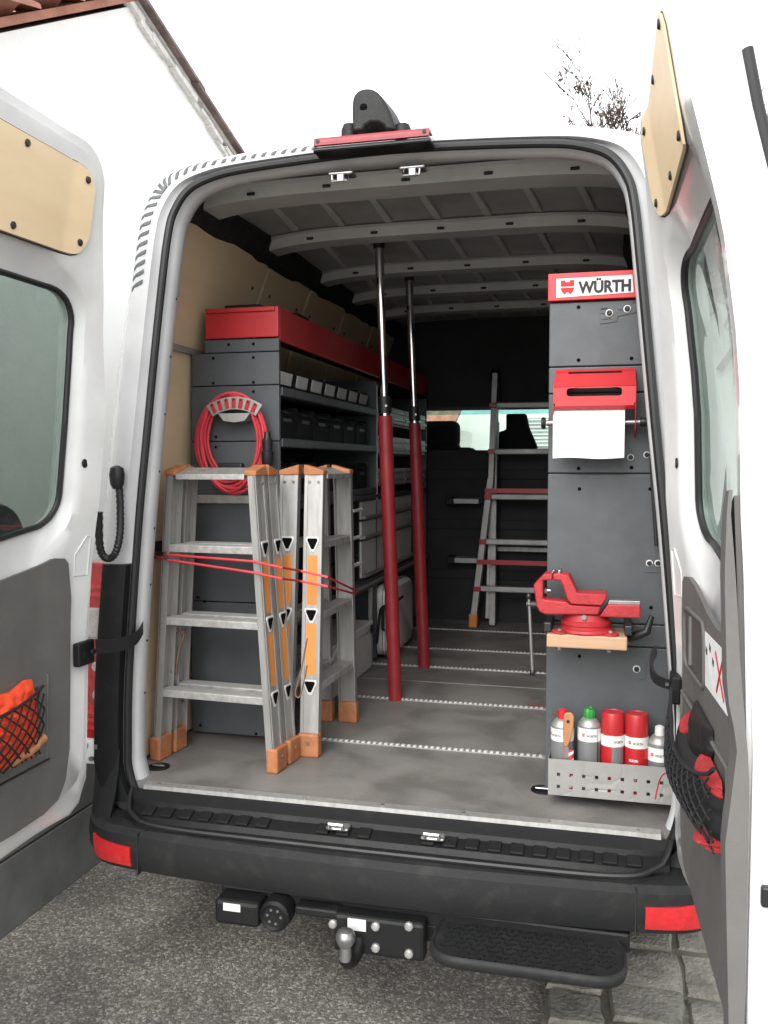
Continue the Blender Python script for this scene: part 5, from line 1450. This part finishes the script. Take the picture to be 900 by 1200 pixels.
# ---- bench vise on its board
YV = .075
vb = thing('vise_board', (.57, .12, 1.12), 'beech wood block carrying the red vise on the cabinet', 'board')
pa_, pb_ = PX(640.5, 743, 'y', .03), PX(735, 763, 'y', .03)
MB().box(pa_.x, pb_.x, .03, .185, pb_.z, pa_.z).build('block', 'beech', vb, bevel=.004)
for x in (655, 714):
    q = PX(x, 763, 'y', .05); MB().cyl((q.x, .055, pb_.z), (q.x, .055, pb_.z - .010), .008, n=10).build('bolt', 'steel', vb)
zb0 = pa_.z
for x in (pa_.x - .010, pb_.x - .008):
    MB().box(x, x + .022, .05, .19, zb0 + .0005, zb0 + .030).build('bracket', 'cable_black', vb, bevel=.004)
MB().tube([PX(737, 748, 'y', .10), PX(745, 745, 'y', .09), PX(758, 740, 'y', .085), PX(764, 722, 'y', .085)], [.010, .013, .012, .007], n=10).build('clamp_lever', 'cable_black', vb)
vs = thing('bench_vise', (.57, YV, zb0), 'red cast bench vise with steel handle bolted on the wood block', 'vise')
Vq = lambda zx, zy, yy: PX(610 + zx * .1889, 640 + zy * .1889, 'y', yy)
def vpart(nm, poly, y0, y1, m='red_vise', bev=.004):
    return MB().prism([Vq(*q, y0) for q in poly], (0, y1 - y0, 0)).build(nm, m, vs, bevel=bev)
vpart('moving_jaw', [(150, 170), (199, 170), (199, 212), (140, 214), (138, 330), (200, 338), (290, 346), (310, 366), (500, 376), (482, 428), (150, 425), (118, 408), (98, 370), (80, 240)], .045, .115)
vpart('fixed_jaw', [(201, 170), (245, 170), (300, 182), (352, 293), (537, 298), (532, 332), (502, 372), (312, 362), (290, 336), (262, 250), (245, 213), (201, 212)], .040, .120)
vpart('slide', [(540, 362), (745, 366), (745, 450), (488, 440)], .052, .108)
vpart('slide_top', [(548, 338), (743, 342), (743, 364), (541, 360)], .060, .100, 'steel', .001)
vpart('jaw_plate', [(202, 150), (212, 148), (200, 169), (190, 169)], .047, .118, 'steel', .001)
vpart('jaw_plate', [(235, 150), (247, 148), (246, 169), (232, 169)], .047, .118, 'steel', .001)
q = Vq(165, 275, .08); MB().cyl((q.x, .08, q.z), (q.x + .010, .08, q.z), .007, n=12).build('screw_spindle', 'steel', vs)
ce = Vq(405, 500, .105); rr = (Vq(565, 470, .08).x - Vq(245, 470, .08).x) / 2
h1 = Vq(405, 430, .08).z
MB().lathe((ce.x, .108, zb0 + .0005), [(rr * 1.10, 0), (rr * 1.12, .004), (rr * 1.08, .010), (rr * .97, .013), (rr * .97, .020), (rr * 1.0, .023), (rr * 1.0, .032), (rr * .9, .036), (rr * .8, h1 - zb0 + .004)], n=40).build('swivel_base', 'red_vise', vs)
for s in (-1, 1):
    MB().lathe((ce.x + s * rr * .98, .052, zb0 + .001), [(.022, 0), (.022, .006), (.016, .008)], n=18).build('base_ear', 'red_vise', vs)
    MB().cyl((ce.x + s * rr * .98, .052, zb0 + .009), (ce.x + s * rr * .98, .052, zb0 + .014), .008, n=6).build('bolt', 'steel', vs)
q = Vq(395, 438, .05); MB().cyl((q.x, .060, q.z), (q.x, .036, q.z), .0075, n=6).build('lock_bolt', 'steel', vs)
q0 = Vq(100, 365, .08); q1 = Vq(38, 362, .08)
MB().cyl((q0.x + .012, .08, q0.z), (q1.x, .08, q1.z), .0125, .0135, n=18).build('spindle_head', 'cable_black', vs)
a = Vq(52, 312, .072); b = Vq(74, 785, .072)
hn = MB().tube([a, a.lerp(b, .5), b], .0052, n=12).build('handle', 'steel', vs)
for q in (a, b): MB().lathe(q - Vector((0, 0, .008)), [(.006, 0), (.0085, .004), (.0085, .012), (.006, .016)], n=12).build('handle_end', 'rubber', hn)

# ---- perforated tray with spray cans
tray = thing('perforated_tray', (.62, .14, .71), 'grey sheet metal tray with square holes at the cabinet foot', 'tray')
tx0, tx1, ty0, ty1, tz0, tz1 = .469, .817, .080, .192, .716, .823
holes = [(tx0 + .012 + (i + .5) * (tx1 - tx0 - .024) / 9, z) for z in (.742, .778) for i in range(9)]
fb_ = MB(); hs = .0048
xs = sorted({tx0, tx1} | {h[0] + s * hs for h in holes for s in (-1, 1)}); zs = sorted({tz0, tz1} | {h[1] + s * hs for h in holes for s in (-1, 1)})
for i in range(len(xs) - 1):
    for j in range(len(zs) - 1):
        mx, mz = (xs[i] + xs[i + 1]) / 2, (zs[j] + zs[j + 1]) / 2
        if any(abs(mx - hx_) < hs * .9 and abs(mz - hz) < hs * .9 for hx_, hz in holes): continue
        fb_.add([(xs[i], ty0, zs[j]), (xs[i + 1], ty0, zs[j]), (xs[i + 1], ty0, zs[j + 1]), (xs[i], ty0, zs[j + 1])], [(0, 1, 2, 3)])
bmx = MB(); 
fo = fb_.build('front', 'basket_metal', tray, smooth=False)
bm__ = bmesh.new(); bm__.from_mesh(fo.data); bmesh.ops.remove_doubles(bm__, verts=bm__.verts, dist=1e-5); bm__.to_mesh(fo.data); bm__.free()
md = fo.modifiers.new('solid', 'SOLIDIFY'); md.thickness = .0016; md.offset = 0
for x in (tx0, tx1 - .0016): box('side', 'basket_metal', tray, x, x + .0016, ty0 + .001, ty1, tz0, tz1)
box('base', 'basket_metal', tray, tx0 + .002, tx1 - .002, ty0 + .001, ty1, tz0, tz0 + .0016)
zc0 = tz0 + .002
def can(px_, h, cap, m, label, capm, y=.125, r=.0335, body_text=None, band=(.60, .80), stripe=None, top='cap'):
    x = PX(px_, 860, 'y', y).x
    t = thing('spray_can', (x, y, zc0), label, 'spray can')
    C0 = Vector((x, y, zc0))
    hb = h
    MB().lathe(C0, [(r * .92, 0), (r, .004), (r, hb - .004), (r * .97, hb)], n=28).build('body', m, t, ang=40)
    if top == 'cap':
        MB().lathe(C0 + Vector((0, 0, hb)), [(r * .985, 0), (r * 1.0, .004), (r * .97, cap - .006), (r * .90, cap), (r * .84, cap - .003)], n=28).build('cap', capm, t, ang=40)
    else:
        MB().lathe(C0 + Vector((0, 0, hb)), [(r * 1.01, 0), (r * 1.0, .004), (r * .72, .016), (r * .55, .022), (r * .50, .022)], n=28).build('dome', 'aluminium', t, ang=50)
        if top == 'green':
            b = MB(); n = 36
            f = lambda rr, z: [C0 + Vector((rr * (1 + .06 * (i % 3 == 0)) * math.cos(2 * math.pi * i / n), rr * (1 + .06 * (i % 3 == 0)) * math.sin(2 * math.pi * i / n), hb + z)) for i in range(n)]
            b.loft([f(.015, .020), f(.0165, .026), f(.0165, .044), f(.013, .050)], cap=True).build('cap', capm, t, ang=40)
            MB().cyl(C0 + Vector((0, -.006, hb + .046)), C0 + Vector((.004, -.018, hb + .056)), .004, n=8).build('nozzle', capm, t)
        else:
            MB().lathe(C0 + Vector((0, 0, hb)), [(.013, .020), (.014, .024), (.013, .046), (.006, .050)], n=16).build('cap', capm, t)
    wrap = lambda rr, s, z: C0 + Vector((rr * math.sin(s / r), -rr * math.cos(s / r), z))
    z0, z1 = hb * band[0], hb * band[1]
    bd = MB().slab(lambda u, v, sd_: wrap(r + (.0006 if sd_ == 0 else .0001), (u - .5) * r * 5.2, z0 + (z1 - z0) * v), 30, 1).build('label_band', 'white_plastic', t)
    text('WÜRTH', .030, .0085, lambda a, b_: wrap(r + .0011, -.010 + a + body_text, (z0 + z1) / 2 - .005 + b_), bold=.02).build('lettering', 'ink', bd, smooth=False)
    if body_text < .012:
        emblem(bd, 'ink_red', lambda a, b_: wrap(r + .0011, -.022 + .008 * a + body_text, (z0 + z1) / 2 - .006 + .011 * b_))
    if stripe:
        for (s0, s1, za, zb__, mm) in stripe:
            MB().slab(lambda u, v, sd_: wrap(r + (.0005 if sd_ == 0 else .0001), s0 + (s1 - s0) * u, za * hb + (zb__ - za) * hb * v), 8, 1).build('print', mm, t)
    return t, wrap, hb
can(659, .193, .0, 'can_grey', 'grey spray can with red nozzle cap behind the scraper', 'red_bright', top='small', body_text=-.022, band=(.79, .98), stripe=[(.006, .024, .25, .70, 'ink_red')])
can(690.5, .200, .0, 'can_grey', 'grey spray can with bright green cap in the tray', 'green_cap', top='green', body_text=.002, band=(.79, .98), stripe=[(.026, .030, .2, .98, 'ink')])
t_, wr, hb_ = can(718, .183, .061, 'can_red', 'red spray can with grey data panel next to the green capped can', 'red_paint', body_text=.012, band=(.81, .985), stripe=[(-.002, .034, .05, .80, 'can_grey')])
for k in range(4):
    text('ABC', .012, .008, lambda a, b_: wr(.0335 + .0011, -.032 + a, hb_ * .20 + k * .022 + b_)).build('print', 'white_plastic', t_, smooth=False) if False else None
t_, wr, hb_ = can(746, .183, .061, 'can_red', 'red spray can with white lettering on its front', 'red_paint', body_text=-.002, band=(.81, .985))
for k, tx in enumerate(('SPRAY', 'SILICON', 'SPRAY', 'SILIKON')):
    text(tx, .026 if len(tx) > 5 else .021, .008, lambda a, b_: wr(.0335 + .0009, -.022 + a, hb_ * .28 + k * .0165 + (.008 if k > 1 else 0) + b_), bold=.03).build('print', 'white_plastic', t_, smooth=False)
can(773, .163, .0, 'can_grey', 'short grey spray can with white cap at the tray end', 'white_plastic', top='small', body_text=-.004, band=(.70, .94))
# scraper leaning in the tray, striped tube beside it
sc_ = thing('scraper', (.50, .095, .73), 'scraper with worn wooden handle leaning in the metal tray', 'scraper')
Q = lambda x, y: PX(x, y, 'y', .094)
hp = [(661, 836), (664, 834), (670, 834), (673, 839), (672, 852), (669, 866), (666, 874), (661, 874), (660, 862), (660, 848)]
MB().prism([Q(*q) for q in hp], (0, -.014, 0)).build('handle', 'handle_wood', sc_, bevel=.004)
hq = Q(666, 844); MB().cyl((hq.x, .0795, hq.z), (hq.x, .0785, hq.z), .005, n=12).build('hole', 'ink', sc_)
MB().prism([Q(*q) for q in ((661.5, 874), (666, 874), (669, 896), (655, 896))], (0, -.002, 0)).build('blade', 'steel', sc_)
x = PX(668, 880, 'y', .135).x + .004
tt = thing('striped_tube', (x, .150, zc0), 'slim tube with diagonal red and white stripes in the tray', 'tube')
C0 = Vector((x, .098, zc0))
MB().lathe(C0, [(.008, 0), (.008, .125), (.005, .132)], n=16).build('body', 'red_paint', tt)
for k in range(5):
    MB().slab(lambda u, v, sd_: C0 + Vector(((.0083 + .0004 * (1 - sd_)) * math.sin((u - .5) * 2.6), -(.0083 + .0004 * (1 - sd_)) * math.cos((u - .5) * 2.6), .014 + k * .024 + .012 * u + .009 * v)), 6, 1).build('stripe', 'white_plastic', tt)
MB().tube(crom([PX(618, 824, 'z', .70), PX(635, 828, 'z', .75), PX(650, 836, 'y', .12)], 6), .0016, n=6).build('loose_string', 'red_cord', label='thin red thread running from the spray cans over the floor', cat='string')
